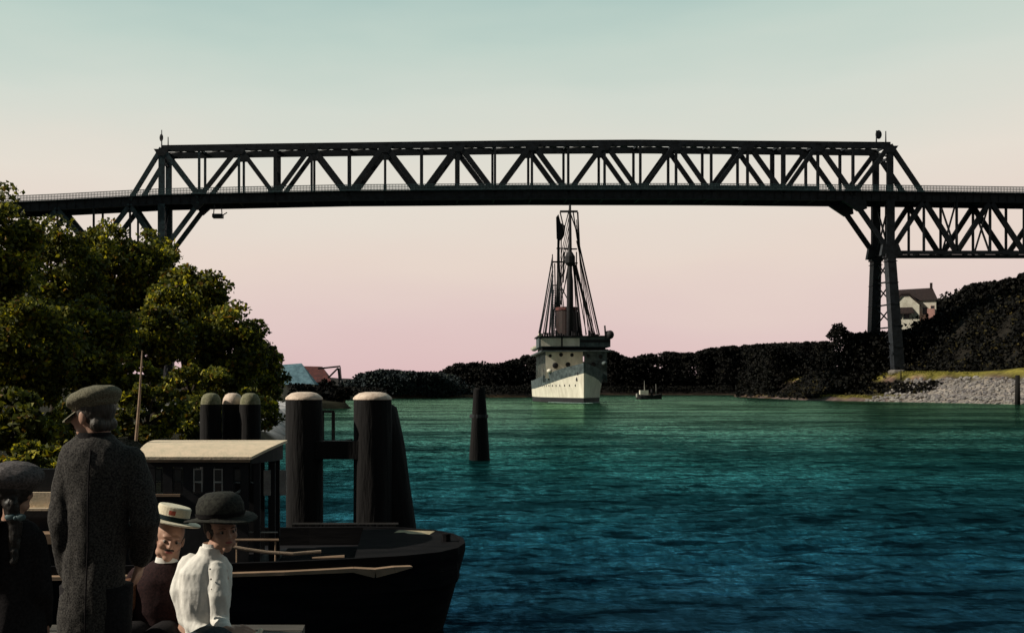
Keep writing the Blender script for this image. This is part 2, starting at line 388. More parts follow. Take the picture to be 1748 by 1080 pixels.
# ------------------------------------------------------------------ water
W = [(140,-80),(134,150),(133,211),(129,250),(121,294),(135,370),(148,440),(202,600),(120,600),(60,420),(-4,352),(-15,311),
     (-28,260),(-12,200),(-9,166),(-13.5,160),(-13,110),(-7.8,66),(-6.8,45),(-6.8,22),(-12,16),(-14,8),(-14,-80)]
WP = np.array(W, float)
def sdist(X, Y):      # distance to the shoreline, positive on land
    X = np.asarray(X, float); Y = np.asarray(Y, float)
    d = np.full(X.shape, 1e9); inside = np.zeros(X.shape, bool)
    for i in range(len(WP)):
        x0,y0 = WP[i]; x1,y1 = WP[(i+1) % len(WP)]
        dx, dy = x1-x0, y1-y0; t = np.clip(((X-x0)*dx+(Y-y0)*dy)/(dx*dx+dy*dy), 0, 1)
        d = np.minimum(d, np.hypot(X-x0-t*dx, Y-y0-t*dy))
        c = ((y0 > Y) != (y1 > Y)) & (X < dx*(Y-y0)/((dy if dy else 1e-9))+x0); inside ^= c
    return np.where(inside, -d, d)

def fnoise(X, Y, s, seed=0):
    r_ = np.random.default_rng(seed); z = np.zeros(np.shape(X))
    for k in range(8):
        a = r_.random()*6.28; f = s*(.6+1.6*r_.random()); z = z + np.sin((X*math.cos(a)+Y*math.sin(a))*f + r_.random()*6.28)
    return z/4

def height(X, Y):
    d = sdist(X, Y)
    right = (X > 100) & (Y < 560)
    pr = np.interp(d, [-6,0,1.6,4.5,8,13,20,36,45,65,110,220], [-2,0,1.1,1.35,3.6,7.5,8.2,22,26,32,40,44])
    k = np.interp(Y, [0,315,375,600], [1,1,.22,.15]); pr = np.where(pr > 8, 8+(pr-8)*k, pr)
    pl = np.interp(d, [-6,0,.9,10,40,200], [-2,0,1.0,1.9,3.0,6])
    pf = np.interp(d, [-6,0,2,20,120,300], [-2,0,1.2,3,9,12])
    z = np.where(right, pr, np.where(Y > 330, pf, pl))
    return z + np.where(d > 1, fnoise(X, Y, .25, 3)*.22, 0) + np.where(d > 15, fnoise(X, Y, .05, 5)*.8, 0)

def ground(name, x0, x1, y0, y1, st, tint):
    xs = np.arange(x0, x1+1e-6, st); ys = np.arange(y0, y1+1e-6, st); X, Y = np.meshgrid(xs, ys)
    Z = height(X, Y); D = sdist(X, Y); nx, ny = len(xs), len(ys)
    V = np.stack([X,Y,Z], -1).reshape(-1,3)
    idx = np.arange(nx*ny).reshape(ny,nx)
    Fc = np.stack([idx[:-1,:-1], idx[:-1,1:], idx[1:,1:], idx[1:,:-1]], -1).reshape(-1,4)
    keep = (D.reshape(-1)[Fc].max(1) > -6); Fc = Fc[keep]
    me = bpy.data.meshes.new(name); me.from_pydata(V.tolist(), [], Fc.tolist())
    me.polygons.foreach_set('use_smooth', [True]*len(me.polygons))
    T = np.ones((len(V),4)); T[:,:3] = tint(X.ravel(), Y.ravel(), D.ravel(), Z.ravel())
    at = me.color_attributes.new('tint', 'FLOAT_COLOR', 'POINT'); at.data.foreach_set('color', T.astype('f').ravel())
    me.materials.append(M['ground']); o = bpy.data.objects.new(name, me); COL.objects.link(o); tag(o, kind='structure'); return o

def mixc(c, n, w): return c*(1-w[:,None]) + np.array(n)*w[:,None]
def bandw(d, a, b, s=.6): return np.clip((d-a)/s+.5,0,1)*np.clip((b-d)/s+.5,0,1)
def tint_right(X, Y, D, Z):
    c = np.tile(np.array((.020,.018,.015)), (len(X),1))
    nz = fnoise(X, Y, .35, 9)*1.2
    c = mixc(c, (.14,.10,.095), bandw(D, -2, 2.0))                      # stone foot of the bank
    c = mixc(c, (.15,.13,.035), bandw(D, 2.0, 4.8))                  # lower strip of dry grass
    stone = np.clip((262-Y+nz*6)/8, 0, 1)
    c = mixc(c, (.30,.27,.25), bandw(D, -1, 10+0*D)*stone)
    c = mixc(c, (.26,.17,.14), bandw(D, 11.2+nz*.3, 12.3)*(1-stone*.5))
    c = mixc(c, (.24,.21,.045), bandw(D, 11.9, 15.5))
    c = mixc(c, (.30,.28,.26), bandw(D, 9, 17)*np.clip((228-Y)/6,0,1))
    return c
def tint_left(X, Y, D, Z):
    c = np.tile(np.array((.030,.028,.016)), (len(X),1))
    return mixc(c, (.62,.60,.62), bandw(D, .3, 11, 1.2)*np.clip((Y-56)/3,0,1)*np.clip((150-Y)/6,0,1))   # pale gravel landing
def tint_far(X, Y, D, Z):
    c = np.tile(np.array((.028,.024,.022)), (len(X),1))
    return mixc(c, (.10,.06,.03), bandw(D, .2, 3, 1))
ground('right_bank_ground', 108, 340, -60, 560, 2.0, tint_right)
ground('left_bank_ground', -140, 0, -60, 340, 1.0, tint_left)
ground('far_bank_ground', -420, 520, 340, 1240, 5.0, tint_far)

def water_sheet():
    x0,x1,y0,y1,st = -16,64,6,92,.17
    xs = np.arange(x0,x1+1e-6,st); ys = np.arange(y0,y1+1e-6,st); X,Y = np.meshgrid(xs,ys); Z = np.zeros_like(X)
    r_ = np.random.default_rng(4)
    for k in range(40):
        a = math.pi/2 + r_.normal()*.62; lam = .50*1.034**k; am = .0046*lam*(.5+r_.random())
        ph = (X*math.cos(a)+Y*math.sin(a))*2*math.pi/lam + r_.random()*6.28 + fnoise(X,Y,.45,100+k)*1.6
        Z += am*(np.sin(ph)+.25*np.sin(2*ph+1))
    patch = .75+.5*fnoise(X,Y,.09,77)
    edge = np.minimum.reduce([X-x0, x1-X, Y-y0, y1-Y]); Z *= np.clip(edge/14,0,1)*np.clip(patch,.35,1.3)*np.clip((Y-2)/18,.45,1)
    nx,ny = len(xs),len(ys); idx = np.arange(nx*ny).reshape(ny,nx)
    Fc = np.stack([idx[:-1,:-1],idx[:-1,1:],idx[1:,1:],idx[1:,:-1]],-1).reshape(-1,4)
    V = np.stack([X,Y,Z],-1).reshape(-1,3); n0 = len(V)
    x1, y1 = xs[-1], ys[-1]
    B = 1600; ex = [(-B,-B),(x0,-B),(x1,-B),(B,-B),(-B,y0),(x0,y0),(x1,y0),(B,y0),(-B,y1),(x0,y1),(x1,y1),(B,y1),(-B,B*1.6),(x0,B*1.6),(x1,B*1.6),(B,B*1.6)]
    V = np.vstack([V, [(a,b,0) for a,b in ex]])
    fr = []
    for j in range(3):
        for i in range(3):
            if i==1 and j==1: continue
            q = n0+j*4+i; fr.append([q,q+1,q+5,q+4])
    me = bpy.data.meshes.new('canal_water'); me.vertices.add(len(V)); me.vertices.foreach_set('co', V.astype('f').ravel())
    Fa = np.vstack([Fc, fr]); me.loops.add(4*len(Fa)); me.loops.foreach_set('vertex_index', Fa.astype('i').ravel())
    me.polygons.add(len(Fa)); me.polygons.foreach_set('loop_start', np.arange(0,4*len(Fa),4,dtype='i')); me.update(calc_edges=True)
    me.polygons.foreach_set('use_smooth',[True]*len(Fa)); me.materials.append(M['water'])
    o = bpy.data.objects.new('canal_water', me); COL.objects.link(o); tag(o, kind='structure')
water_sheet()

# ------------------------------------------------------------------ the high bridge
BY, BW = 280.0, 8.4
S = F/BY
nodes = {-6:-88,-5:-26,-4:36,-3:98,-2:160,-1:222}
for i, x in enumerate([276,340,408,470,532,595,657,720,782,845,908,970,1032,1093,1154,1214,1276,1337,1396,1456,1519]): nodes[i] = x
for i, x in ((21,1577),(22,1633),(23,1690),(24,1748),(25,1808),(26,1868),(27,1930)): nodes[i] = x
BXn = {i: (x-CX)/S for i, x in nodes.items()}
def zy(y): return EYE + (HY-y)/S
rail_px = ([-120,70,283,590,900,1200,1500,1748,1960],[342,335,324,317.5,315.2,315.5,318,321.5,324])
top_px = ([200,276,500,908,1100,1300,1519,1600],[254,252,248.5,243.5,242.5,244.5,246.5,247.5])
def z_rail(X): return zy(np.interp(X*S+CX, *rail_px))
def z_deck(X): return z_rail(X)-1.6
def z_bot(X): return z_deck(X)-2.6
def z_top(X): return zy(np.interp(X*S+CX, *top_px))
z_low = zy(431)
bridge = thing('railway_bridge', (BXn[20], BY+BW/2, 0), 'long black steel truss bridge carried high across the canal on tall legs', 'bridge')
xsall = sorted(BXn.values())
def chord(name, ya, zf, i0, i1, w, h, m):
    mb = MB()
    for i in range(i0, i1):
        a = Vector((BXn[i], ya, zf(BXn[i]))); b = Vector((BXn[i+1], ya, zf(BXn[i+1]))); mb.beam(a, b, h, w)
    return mb.build(name, m, bridge)
for side, y in ((0, BY), (1, BY+BW)):
    chord('top_chord', y, lambda X: z_top(X)-.3, 0, 20, .9, 1.75, M['steel'])
    # deck girder: deep plate with flanges and stiffeners
    g = MB()
    for i in range(-6, 27):
        a, b = BXn[i], BXn[i+1]
        za, zb = z_deck(a), z_deck(b); ca, cb = z_bot(a), z_bot(b)
        g.beam((a,y,(za+ca)/2),(b,y,(zb+cb)/2), za-ca-.3, .28)
        g.beam((a,y,za-.1),(b,y,zb-.1), .22, 1.0); g.beam((a,y,ca+.1),(b,y,cb+.1), .22, 1.0)
        for t in np.linspace(0,1,5)[:-1]:
            X = a+(b-a)*t; g.beam((X,y-.0,z_bot(X)+.24),(X,y,z_deck(X)-.24), .12, .7)
    g.build('deck_girder', M['steel'], bridge)
    # railing with close bars
    rl = MB(); yy = y-1.3 if side == 0 else y+1.3
    Xs = np.arange(BXn[-6], BXn[27], .42)
    for X in Xs:
        z0 = float(z_deck(X)); rl.box((X-.085,yy-.04,z0),(X+.085,yy+.04,z0+1.62))
    for i in range(-6, 27):
        a, b = BXn[i], BXn[i+1]
        for dz, hh in ((1.68,.16),(.95,.1),(.25,.16)): rl.beam((a,yy,z_deck(a)+dz),(b,yy,z_deck(b)+dz), hh, .12)
    rl.build('railing', M['rail'], bridge)
    ws = MB()     # solid screen plates along the middle of the span
    for i in range(7, 18):
        a, b = BXn[i], BXn[i+1]; ws.beam((a,y,z_deck(a)+.75),(b,y,z_deck(b)+.75), 1.56, .2)
    ws.build('screen_plate', M['steel'], bridge)
    fw = MB()     # footway brackets
    for i in range(-6, 27):
        a, b = BXn[i], BXn[i+1]; ym = (y+yy)/2
        fw.beam((a,ym,z_deck(a)-.02),(b,ym,z_deck(b)-.02), .16, 1.5)
    fw.build('footway', M['steel2'], bridge)
    # trusses above the deck
    thick = {3:1.0,7:.8,8:.9,17:1.1,5:.6,6:.55}
    for i in range(0, 21):
        X = BXn[i]; w = thick.get(i, .62) if 0 < i < 20 else 1.7
        mb = MB(); mb.ibeam((X,y,z_deck(X)-.3),(X,y,z_top(X)-.5), w, .8, .12)
        mb.build('truss_post', M['steel2'] if i in (0,1,2) else M['steel'], bridge)
    def diag(a, za, b, zb, w=1.4):
        mb = MB(); mb.ibeam((a,y,za),(b,y,zb), w, .9, .16); return mb.build('diagonal', M['steel2'] if a < BXn[2]-.1 and b < BXn[2]-.1 else M['steel'], bridge)
    for i in range(-1, 22):
        if i % 2:
            for j in (i-1, i+1):
                if 0 <= j <= 20: diag(BXn[i], float(z_deck(BXn[i]))-.8, BXn[j], float(z_top(BXn[j]))-.2, 1.2 if (i<4 or i>12) else 1.4)
    # trusses below the deck by the towers
    for i in (-5,-3,-1,1,19,21,23,25):
        for j in (i-1, i+1):
            if j in (2, 18): continue
            diag(BXn[i], float(z_bot(BXn[i]))+.4, BXn[j], z_low, 1.25)
    for i in list(range(-6,0)) + list(range(21,27)):
        X = BXn[i]; mb = MB(); mb.ibeam((X,y,z_low),(X,y,z_bot(X)+.1), .5, .6, .1); mb.build('truss_post', M['steel'], bridge)
    for i in (0,20):
        X = BXn[i]; mb = MB(); mb.ibeam((X,y,z_low-.4),(X,y,z_bot(X)+.2), 2.3 if i else 2.0, 1.2, .2); mb.build('tower_post', M['steel2'] if i==0 else M['steel'], bridge)
    lc = MB(); lc.beam((BXn[-6],y,z_low),(BXn[0],y,z_low), 1.0, .9); lc.build('lower_chord', M['steel'], bridge)
    lc = MB(); lc.beam((BXn[20],y,z_low),(BXn[27],y,z_low), 1.0, .9); lc.build('lower_chord', M['steel'], bridge)
    # gusset plates
    def gusset(poly, t_=.5): MB().prism(poly, y-t_, y+t_).build('gusset_plate', M['steel'], bridge)
    for i in range(0, 21, 2):
        X = BXn[i]; z = float(z_top(X))-.9; gusset([(X-2.2,z+.4),(X+2.2,z+.4),(X+.9,z-1.5),(X-.9,z-1.5)])
    for i in range(1, 20, 2):
        X = BXn[i]; z = float(z_deck(X)); gusset([(X-2.6,z-.2),(X+2.6,z-.2),(X+.9,z+1.6),(X-.9,z+1.6)])
    for X in (BXn[0],BXn[20]):
        gusset([(X-2.8,z_low-.9),(X+3.4,z_low-.9),(X+2.2,z_low+2.4),(X-2.2,z_low+2.4)], .62)
    X = BXn[19]; z = float(z_bot(X)); gusset([(X-3.4,z+.2),(X+3.5,z+.2),(X+3.8,z-2.3),(X+1.4,z-3.0)], .55)
    X = BXn[1]; z = float(z_bot(X)); gusset([(X-2.4,z+.2),(X+1.6,z+.2),(X-.6,z-1.8)], .55)
# deck floor, cross girders, wind bracing
fl = MB()
for i in range(-6, 27):
    a, b = BXn[i], BXn[i+1]
    fl.beam((a,BY+BW/2,z_deck(a)-.5),(b,BY+BW/2,z_deck(b)-.5), .35, BW-.6)
fl.build('deck', M['steel'], bridge)
for i in range(-5, 27):
    X = BXn[i]; MB().box((X-.25,BY+.16,z_bot(X)+.35),(X+.25,BY+BW-.16,z_deck(X)-.75)).build('cross_girder', M['steel'], bridge)
tb = MB()
for i in range(0, 21):
    X = BXn[i]; z = float(z_top(X)); tb.beam((X,BY+.4,z),(X,BY+BW-.4,z), .8, .5, up=(1,0,0))
    if i < 20:
        b = BXn[i+1]; zb = float(z_top(b))
        tb.beam((X,BY+.4,z),(b,BY+BW-.4,zb), .5, .3, up=(0,0,1)); tb.beam((b,BY+.4,zb),(X,BY+BW-.4,z), .5, .29, up=(0,0,1))
for i in (0,20):
    X = BXn[i]; z = float(z_top(X))-3.5
    tb.beam((X,BY+.5,z),(X,BY+BW-.5,z+3), .5, .4, up=(1,0,0)); tb.beam((X,BY+BW-.5,z),(X,BY+.5,z+3), .5, .38, up=(1,0,0)); tb.beam((X,BY+.5,z-.3),(X,BY+BW-.5,z-.3), .7, .5, up=(1,0,0))
tb.build('wind_bracing', M['steel'], bridge)
for i0, i1 in ((-6,0),(20,27)):
    lb = MB()
    for i in range(i0, i1+1):
        X = BXn[i]; lb.beam((X,BY+.4,z_low),(X,BY+BW-.4,z_low), .4, .4, up=(0,0,1))
        if i < i1: lb.beam((X,BY+.4,z_low),(BXn[i+1],BY+BW-.4,z_low), .25, .25, up=(0,0,1))
    lb.build('lower_bracing', M['steel'], bridge)
for i in (0, 20, 22, 23):
    lb = MB(); X = BXn[i]; zb = float(z_bot(X))
    lb.beam((X,BY+.4,z_low+.4),(X,BY+BW-.4,zb), .45, .35, up=(1,0,0)); lb.beam((X,BY+BW-.4,z_low+.4),(X,BY+.4,zb), .45, .34, up=(1,0,0))
    lb.build('cross_bracing', M['steel'], bridge)
# tower legs, splayed, one under each truss, with bracing between
def pier(i, xo, zbase, m):
    X = BXn[i]
    for y, dx, dy in ((BY, xo, -1.2), (BY+BW, -.3, 1.2)):
        mb = MB(); a = Vector((X,y,z_low-1.2)); b = Vector((X+dx,y+dy,zbase))
        mb.beam(b, a, 3.0, 2.4, w2=2.3)
        for t in np.linspace(0.04,.96,6):
            c = a.lerp(b, t); hw_ = 1.45-.28*t; mb.box((c.x-hw_-.06,c.y-1.27,c.z-.08),(c.x+hw_+.06,c.y+1.27,c.z+.08))
        mb.build('tower_leg', m, bridge)
        bs = MB(); bs.box((X-1.6,y-1.2,z_low-1.5),(X+1.6,y+1.2,z_low-.5)); bs.build('bearing', M['steel'], bridge)
        ft = MB(); ft.loft([((b.x,b.y,zbase-4),3,3),((b.x,b.y,zbase+.6),2.7,2.7),((b.x,b.y,zbase+.9),2.2,2.2)], 8); ft.build('footing', M['stone'], bridge)
    br = MB(); n = 5
    for k in range(n):
        t0, t1 = k/n, (k+1)/n
        A0 = Vector((X+xo*t0,BY-1.2*t0,z_low-1.6+(zbase-z_low+1.6)*t0)); A1 = Vector((X+xo*t1,BY-1.2*t1,z_low-1.6+(zbase-z_low+1.6)*t1))
        B0 = Vector((X-.3*t0,BY+BW+1.2*t0,A0.z)); B1 = Vector((X-.3*t1,BY+BW+1.2*t1,A1.z))
        br.beam(A0,B1,.28,.3,up=(1,0,0)); br.beam(B0,A1,.28,.28,up=(1,0,0)); br.beam(A1,B1,.4,.4,up=(1,0,0))
    br.build('tower_bracing', M['steel'], bridge)
pier(20, 1.7, 7.9, M['steel']); pier(0, -.5, 2.6, M['steel'])

def signal(name, x, y0, y1, disc, label, w=3.0, flag=False):
    p0 = P(x, y0, BY+BW/2); p0.z = float(z_top(p0.x))+.3; p1 = P(x, y1, BY+BW/2)
    t = thing(name, p0, label, 'signal mast', 'signal masts on the bridge top')
    MB().tube([p0, (p1.x,p1.y,p1.z)], [.22,.13], 6).build('mast', M['steel'], t)
    if disc:
        mb = MB(); mb.ell((p1.x+w*.25,p1.y,p1.z-w*.45), (w*.36,.15,w*.5)); mb.build('signal_disc', M['steel'], t, smooth=True)
    return t
s1 = signal('signal_mast', 276, 228, 222, False, 'tall signal mast on the left end of the bridge top, taller of two there')
MB().ell((s1.location.x-.1, s1.location.y, s1.location.z+3.6), (.55,.15,1.1)).build('pennant', M['steel'], s1, smooth=True)
signal('signal_mast', 287, 236, 234, False, 'short thin signal mast beside the tall one on the left end of the bridge top')
signal('signal_mast', 1496, 228, 223, True, 'signal mast with a dark disc on the right end of the bridge top', 2.6)
signal('signal_mast', 1512, 224, 224, False, 'plain thin signal mast right of the disc signal on the bridge top')
p = P(372, 364, BY); tr = thing('inspection_trolley', p, 'small dark inspection trolley hanging under the left part of the bridge deck', 'trolley')
MB().box((p.x-1.6,p.y-.5,p.z-1.2),(p.x+1.3,p.y+2,p.z-.2)).build('cradle', M['steel'], tr)
mb = MB(); zb = float(z_bot(p.x))
for dx in (-1.3,1.1): mb.beam((p.x+dx,p.y+.3,p.z-.3),(p.x+dx*.8,p.y+.3,zb), .25)
mb.beam((p.x+1.3,p.y,p.z-.6),(p.x+2.6,p.y,p.z+.2),.25); mb.build('hanger', M['steel'], tr)

# ------------------------------------------------------------------ foliage
def tints(n, kind):
    u = rng.random(n)
    if kind == 'near':
        pal = np.array([(1,1,1),(.55,.6,.6),(2.0,1.7,.6),(3.4,2.8,.6),(1.5,.75,.6),(.3,.33,.4)]); pr = [.34,.22,.17,.07,.06,.14]
    else:
        pal = np.array([(1,1,1),(.6,.6,.6),(1.4,1.3,1.0)]); pr = [.5,.35,.15]
    k = rng.choice(len(pal), n, p=pr); return pal[k]*(.75+.5*rng.random((n,1)))

def crown_points(c, r, n, clumps=None, shell=.55):
    """points in clumps spread through an ellipsoid crown, denser to the outside, with gaps"""
    c, r = np.array(c), np.array(r)
    nc = clumps or max(14, int(n/110))
    d = rng.normal(size=(nc,3)); d /= np.linalg.norm(d,axis=1)[:,None]
    rad = shell + (1-shell)*rng.random(nc)**.6
    cc = c + d*r*rad[:,None]*(.74+.25*rng.random((nc,1)))
    k = rng.integers(0, nc, n); cs = (.15+.19*rng.random(nc))
    q = rng.normal(size=(n,3)); q /= np.linalg.norm(q,axis=1)[:,None]; q *= (rng.random(n)**.45)[:,None]
    return cc[k] + q*(cs[k]*r.mean())[:,None]*np.array([1.1,1.1,.75]), cc, k

def tree(name, x, y, rx, ry, Y, n, size, label, group, gz=None, m='leaf', trunk=True, leafkind='near', tilt=0, cat='tree'):
    c = P(x, y, Y); s_ = Y/F; r = (rx*s_, min(rx,ry)*s_*1.0, ry*s_)
    gx = c.x + tilt; g0 = float(height(np.array([gx]), np.array([Y]))[0]) if gz is None else gz
    root = thing(name, (gx, Y, g0), label, cat, group)
    pts, cc, k = crown_points(c, r, n)
    tn = tints(len(pts), leafkind); cl = .65+.75*rng.random(len(cc)); tn = tn*cl[k][:,None]
    leaf_mesh('crown', pts, size, M[m], root, tints=tn)
    if trunk:
        tb_ = MB(); hgt = c.z - r[2]*.3 - g0; tr_ = .045*max(hgt,2)+.06
        mid = Vector((gx*.5+c.x*.5+random.uniform(-.3,.3), Y, g0+hgt*.5)); fork = Vector((c.x, Y, g0+hgt))
        tb_.tube([(gx,Y,g0-.3),(gx+.05,Y,g0+.4), mid, fork, (c.x+.2,Y,c.z+r[2]*.5)], [tr_*1.5,tr_,tr_*.8,tr_*.55,tr_*.12], 8)
        for _ in range(9):
            q = Vector(cc[random.randrange(len(cc))]); a = mid.lerp(fork, random.random()); m2 = a.lerp(q,.5)+Vector((0,0,abs(q.z-a.z)*.12))
            tb_.tube([a, m2, q], [tr_*.42,tr_*.25,tr_*.08], 6)
        tb_.build('trunk', M['bark'], root, smooth=True)
    return root
G = 'broad leaved trees crowding the left bank'
TR = [  # x, y, rx, ry, depth, leaves, label
 (-12,436,84,118,36,9500,'tallest tree at the left edge, rising above the bridge deck'),
 (95,480,85,105,44,9000,'olive green tree just below the left end of the bridge deck'),
 (185,465,70,88,50,7500,'yellow tipped tree reaching up under the bridge left of the left tower'),
 (262,500,62,110,52,6500,'thin topped tree in front of the left bridge tower'),
 (325,535,72,88,48,8000,'bright edged tree right of the left bridge tower'),
 (45,600,100,100,34,9000,'dark tree at the left edge above the girl'),
 (150,590,85,85,37,8000,'dark tree above the standing man'),
 (262,575,72,60,42,6000,'tree with sparse lower branches above the pole of the launch'),
 (390,600,68,80,46,8000,'round tree sloping down toward the canal, second from the waterside'),
 (436,650,54,78,50,6500,'lowest tree at the right end of the left bank, hanging over the shore'),
]
for a in TR: tree('broadleaf_tree', *a[:5], int(a[5]*1.7), .19 if a[4] < 45 else .235, a[6], G)
GB = 'dark bushes under the trees on the left bank'
for x,y,rx,ry,Y,n,lab in [(30,720,90,62,24,4500,'dark bush behind the girl at the left edge'),(140,730,70,60,26,3500,'dark bush behind the cap of the standing man'),
   (250,705,70,55,30,3800,'dark bush behind the pole and the roof of the launch'),(345,712,62,50,33,3600,'dark bush behind the three mooring piles'),
   (425,700,50,48,40,3200,'dark bush at the shore right of the three mooring piles'),(330,655,70,40,40,2600,'thin brownish bush among the trunks above the three piles'),
   (60,800,75,45,19,3500,'low dark bush behind the launch at the left'),(225,655,55,42,36,3200,'dark bush directly left of the tip of the pole of the launch')]:
    tree('bush', x,y,rx,ry,Y,n,.19,lab,GB, trunk=True, cat='bush')

# far woods: leaf masses on the banks
def wood(name, prof, Y0, Y1, n, size, m, label, depth_base=None, kind='stuff', rise=True):
    xs = np.array([p_[0] for p_ in prof], float); ys = np.array([p_[1] for p_ in prof], float)
    L = (xs[-1]-xs[0]); nc = max(10, int(L/13))*4
    cx = xs[0] + rng.random(nc)*L; t = rng.random(nc); Yc = Y0+(Y1-Y0)*t
    pts = []
    for i in range(nc):
        ytop = np.interp(cx[i], xs, ys); r0 = (2.0+4.2*rng.random()**1.8)
        front = i % 2
        c = P(cx[i], ytop, Yc[i]); top = c.z - r0*.8
        gz = float(height(np.array([c.x]), np.array([c.y]))[0]); gz = max(gz, 0.2)
        top = max(top, gz+1.5)
        hz = top if i % 3 else gz + (top-gz)*rng.random()
        k = int(n/nc); q = rng.normal(size=(k,3)); q /= np.linalg.norm(q,axis=1)[:,None]; q *= (.35+.65*rng.random((k,1)))
        pts.append(np.array([c.x,c.y,hz]) + q*np.array([r0*1.25,r0*1.2,r0*.85]))
        k2 = int(k*1.1); z = gz + (hz-gz)*rng.random(k2)
        pts.append(np.stack([c.x+rng.normal(size=k2)*r0*.8, c.y+rng.normal(size=k2)*r0*.7, z],1))
    C = np.vstack(pts); C = C[sdist(C[:,0],C[:,1]) > -.5]
    o = leaf_mesh(name, C, size, M[m], origin=(0,0,0), tints=tints(len(C),'far'), aspect=.9)
    return tag(o, label, 'woodland', kind=kind)
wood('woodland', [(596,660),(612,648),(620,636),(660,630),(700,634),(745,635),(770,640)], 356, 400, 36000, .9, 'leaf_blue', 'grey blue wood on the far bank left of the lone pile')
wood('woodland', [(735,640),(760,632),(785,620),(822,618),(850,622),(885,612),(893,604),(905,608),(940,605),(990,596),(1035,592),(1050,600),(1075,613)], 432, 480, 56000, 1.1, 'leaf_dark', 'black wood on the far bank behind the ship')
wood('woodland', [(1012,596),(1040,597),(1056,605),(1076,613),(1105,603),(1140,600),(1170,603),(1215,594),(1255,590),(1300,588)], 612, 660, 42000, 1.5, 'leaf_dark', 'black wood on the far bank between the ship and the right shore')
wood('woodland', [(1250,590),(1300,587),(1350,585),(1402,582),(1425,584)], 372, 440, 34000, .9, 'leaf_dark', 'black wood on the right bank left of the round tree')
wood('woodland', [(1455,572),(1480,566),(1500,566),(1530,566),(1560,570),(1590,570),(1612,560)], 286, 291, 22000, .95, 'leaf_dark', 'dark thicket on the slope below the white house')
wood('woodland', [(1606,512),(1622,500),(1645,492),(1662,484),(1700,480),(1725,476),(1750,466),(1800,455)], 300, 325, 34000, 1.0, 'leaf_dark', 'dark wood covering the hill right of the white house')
tree('broadleaf_tree', 1442, 598, 34, 48, 300, 4200, 1.0, 'round dark tree on the right bank left of the bridge legs', 'trees on the right bank', m='leaf_dark', leafkind='far')
# dark olive scrub on the right hillside
def scrub():
    n = 9000; X = 133+rng.random(n)*62; Y = 222+rng.random(n)*80
    D = sdist(X,Y); k = (D > 17) & (D < 70); X, Y = X[k], Y[k]; Z = height(X,Y)
    cl = np.sin(X*.5+np.sin(Y*.3)*2)+np.sin(Y*.35+1.3*np.sin(X*.21)); k = (cl > -.9) & ~((X/Y*F+CX > 1520) & (X/Y*F+CX < 1622) & (HY-(Z+1.5-EYE)/Y*F < 552)); X,Y,Z = X[k],Y[k],Z[k]
    m = 7; C = np.repeat(np.stack([X,Y,Z],1), m, 0) + rng.normal(size=(len(X)*m,3))*np.array([.9,.9,.8]) + np.array([0,0,.9])
    X2 = 118+rng.random(9000)*34; Y2 = 252+rng.random(9000)*110; D2 = sdist(X2,Y2); k2 = (D2 > 5.6) & (D2 < 9.6) | ((D2 > .8) & (D2 < 20) & (Y2 > 292)); X2, Y2 = X2[k2], Y2[k2]
    E = np.repeat(np.stack([X2,Y2,height(X2,Y2)],1), 5, 0) + rng.normal(size=(k2.sum()*5,3))*np.array([.4,.5,.25]) + np.array([0,0,.2]); C = np.vstack([C,E])
    t = tints(len(C),'far')*1.0; w = rng.random(len(C)) < .12; t[w] *= np.array([4.5,3.8,1.6])
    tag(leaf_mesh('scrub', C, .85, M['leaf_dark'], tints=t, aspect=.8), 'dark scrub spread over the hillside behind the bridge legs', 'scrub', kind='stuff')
scrub()
def shore_scrub():   # low dark growth on the far and left shores
    pts = []
    for (a, b, n, hh, sz) in [((-9,168),(-13,200),900,2.2,.5),((-13,200),(-28,258),700,2.5,.6),((-28,258),(-15,309),700,2.5,.7),((-15,311),(-4,352),1200,2.2,.8),((-4,352),(60,420),2600,3,.9),((60,420),(120,600),2600,4,1.1),((120,600),(202,600),2400,4,1.2),((136,372),(202,598),3600,5,1.0)]:
        t = rng.random(n); X = a[0]+(b[0]-a[0])*t; Y = a[1]+(b[1]-a[1])*t
        nx, ny = -(b[1]-a[1]), (b[0]-a[0]); L = math.hypot(nx,ny); nx/=L; ny/=L
        if float(sdist(np.array([(a[0]+b[0])/2+nx*3]), np.array([(a[1]+b[1])/2+ny*3]))[0]) < 0: nx, ny = -nx, -ny
        o_ = 1.5+rng.random(n)*9; X = X+nx*o_; Y = Y+ny*o_
        pts.append(np.stack([X,Y,height(X,Y)+rng.random(n)*hh],1))
    C = np.vstack(pts); k = sdist(C[:,0],C[:,1]) > .3; C = C[k]
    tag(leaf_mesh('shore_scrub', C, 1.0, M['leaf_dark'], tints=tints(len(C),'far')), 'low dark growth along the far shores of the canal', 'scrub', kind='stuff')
shore_scrub()
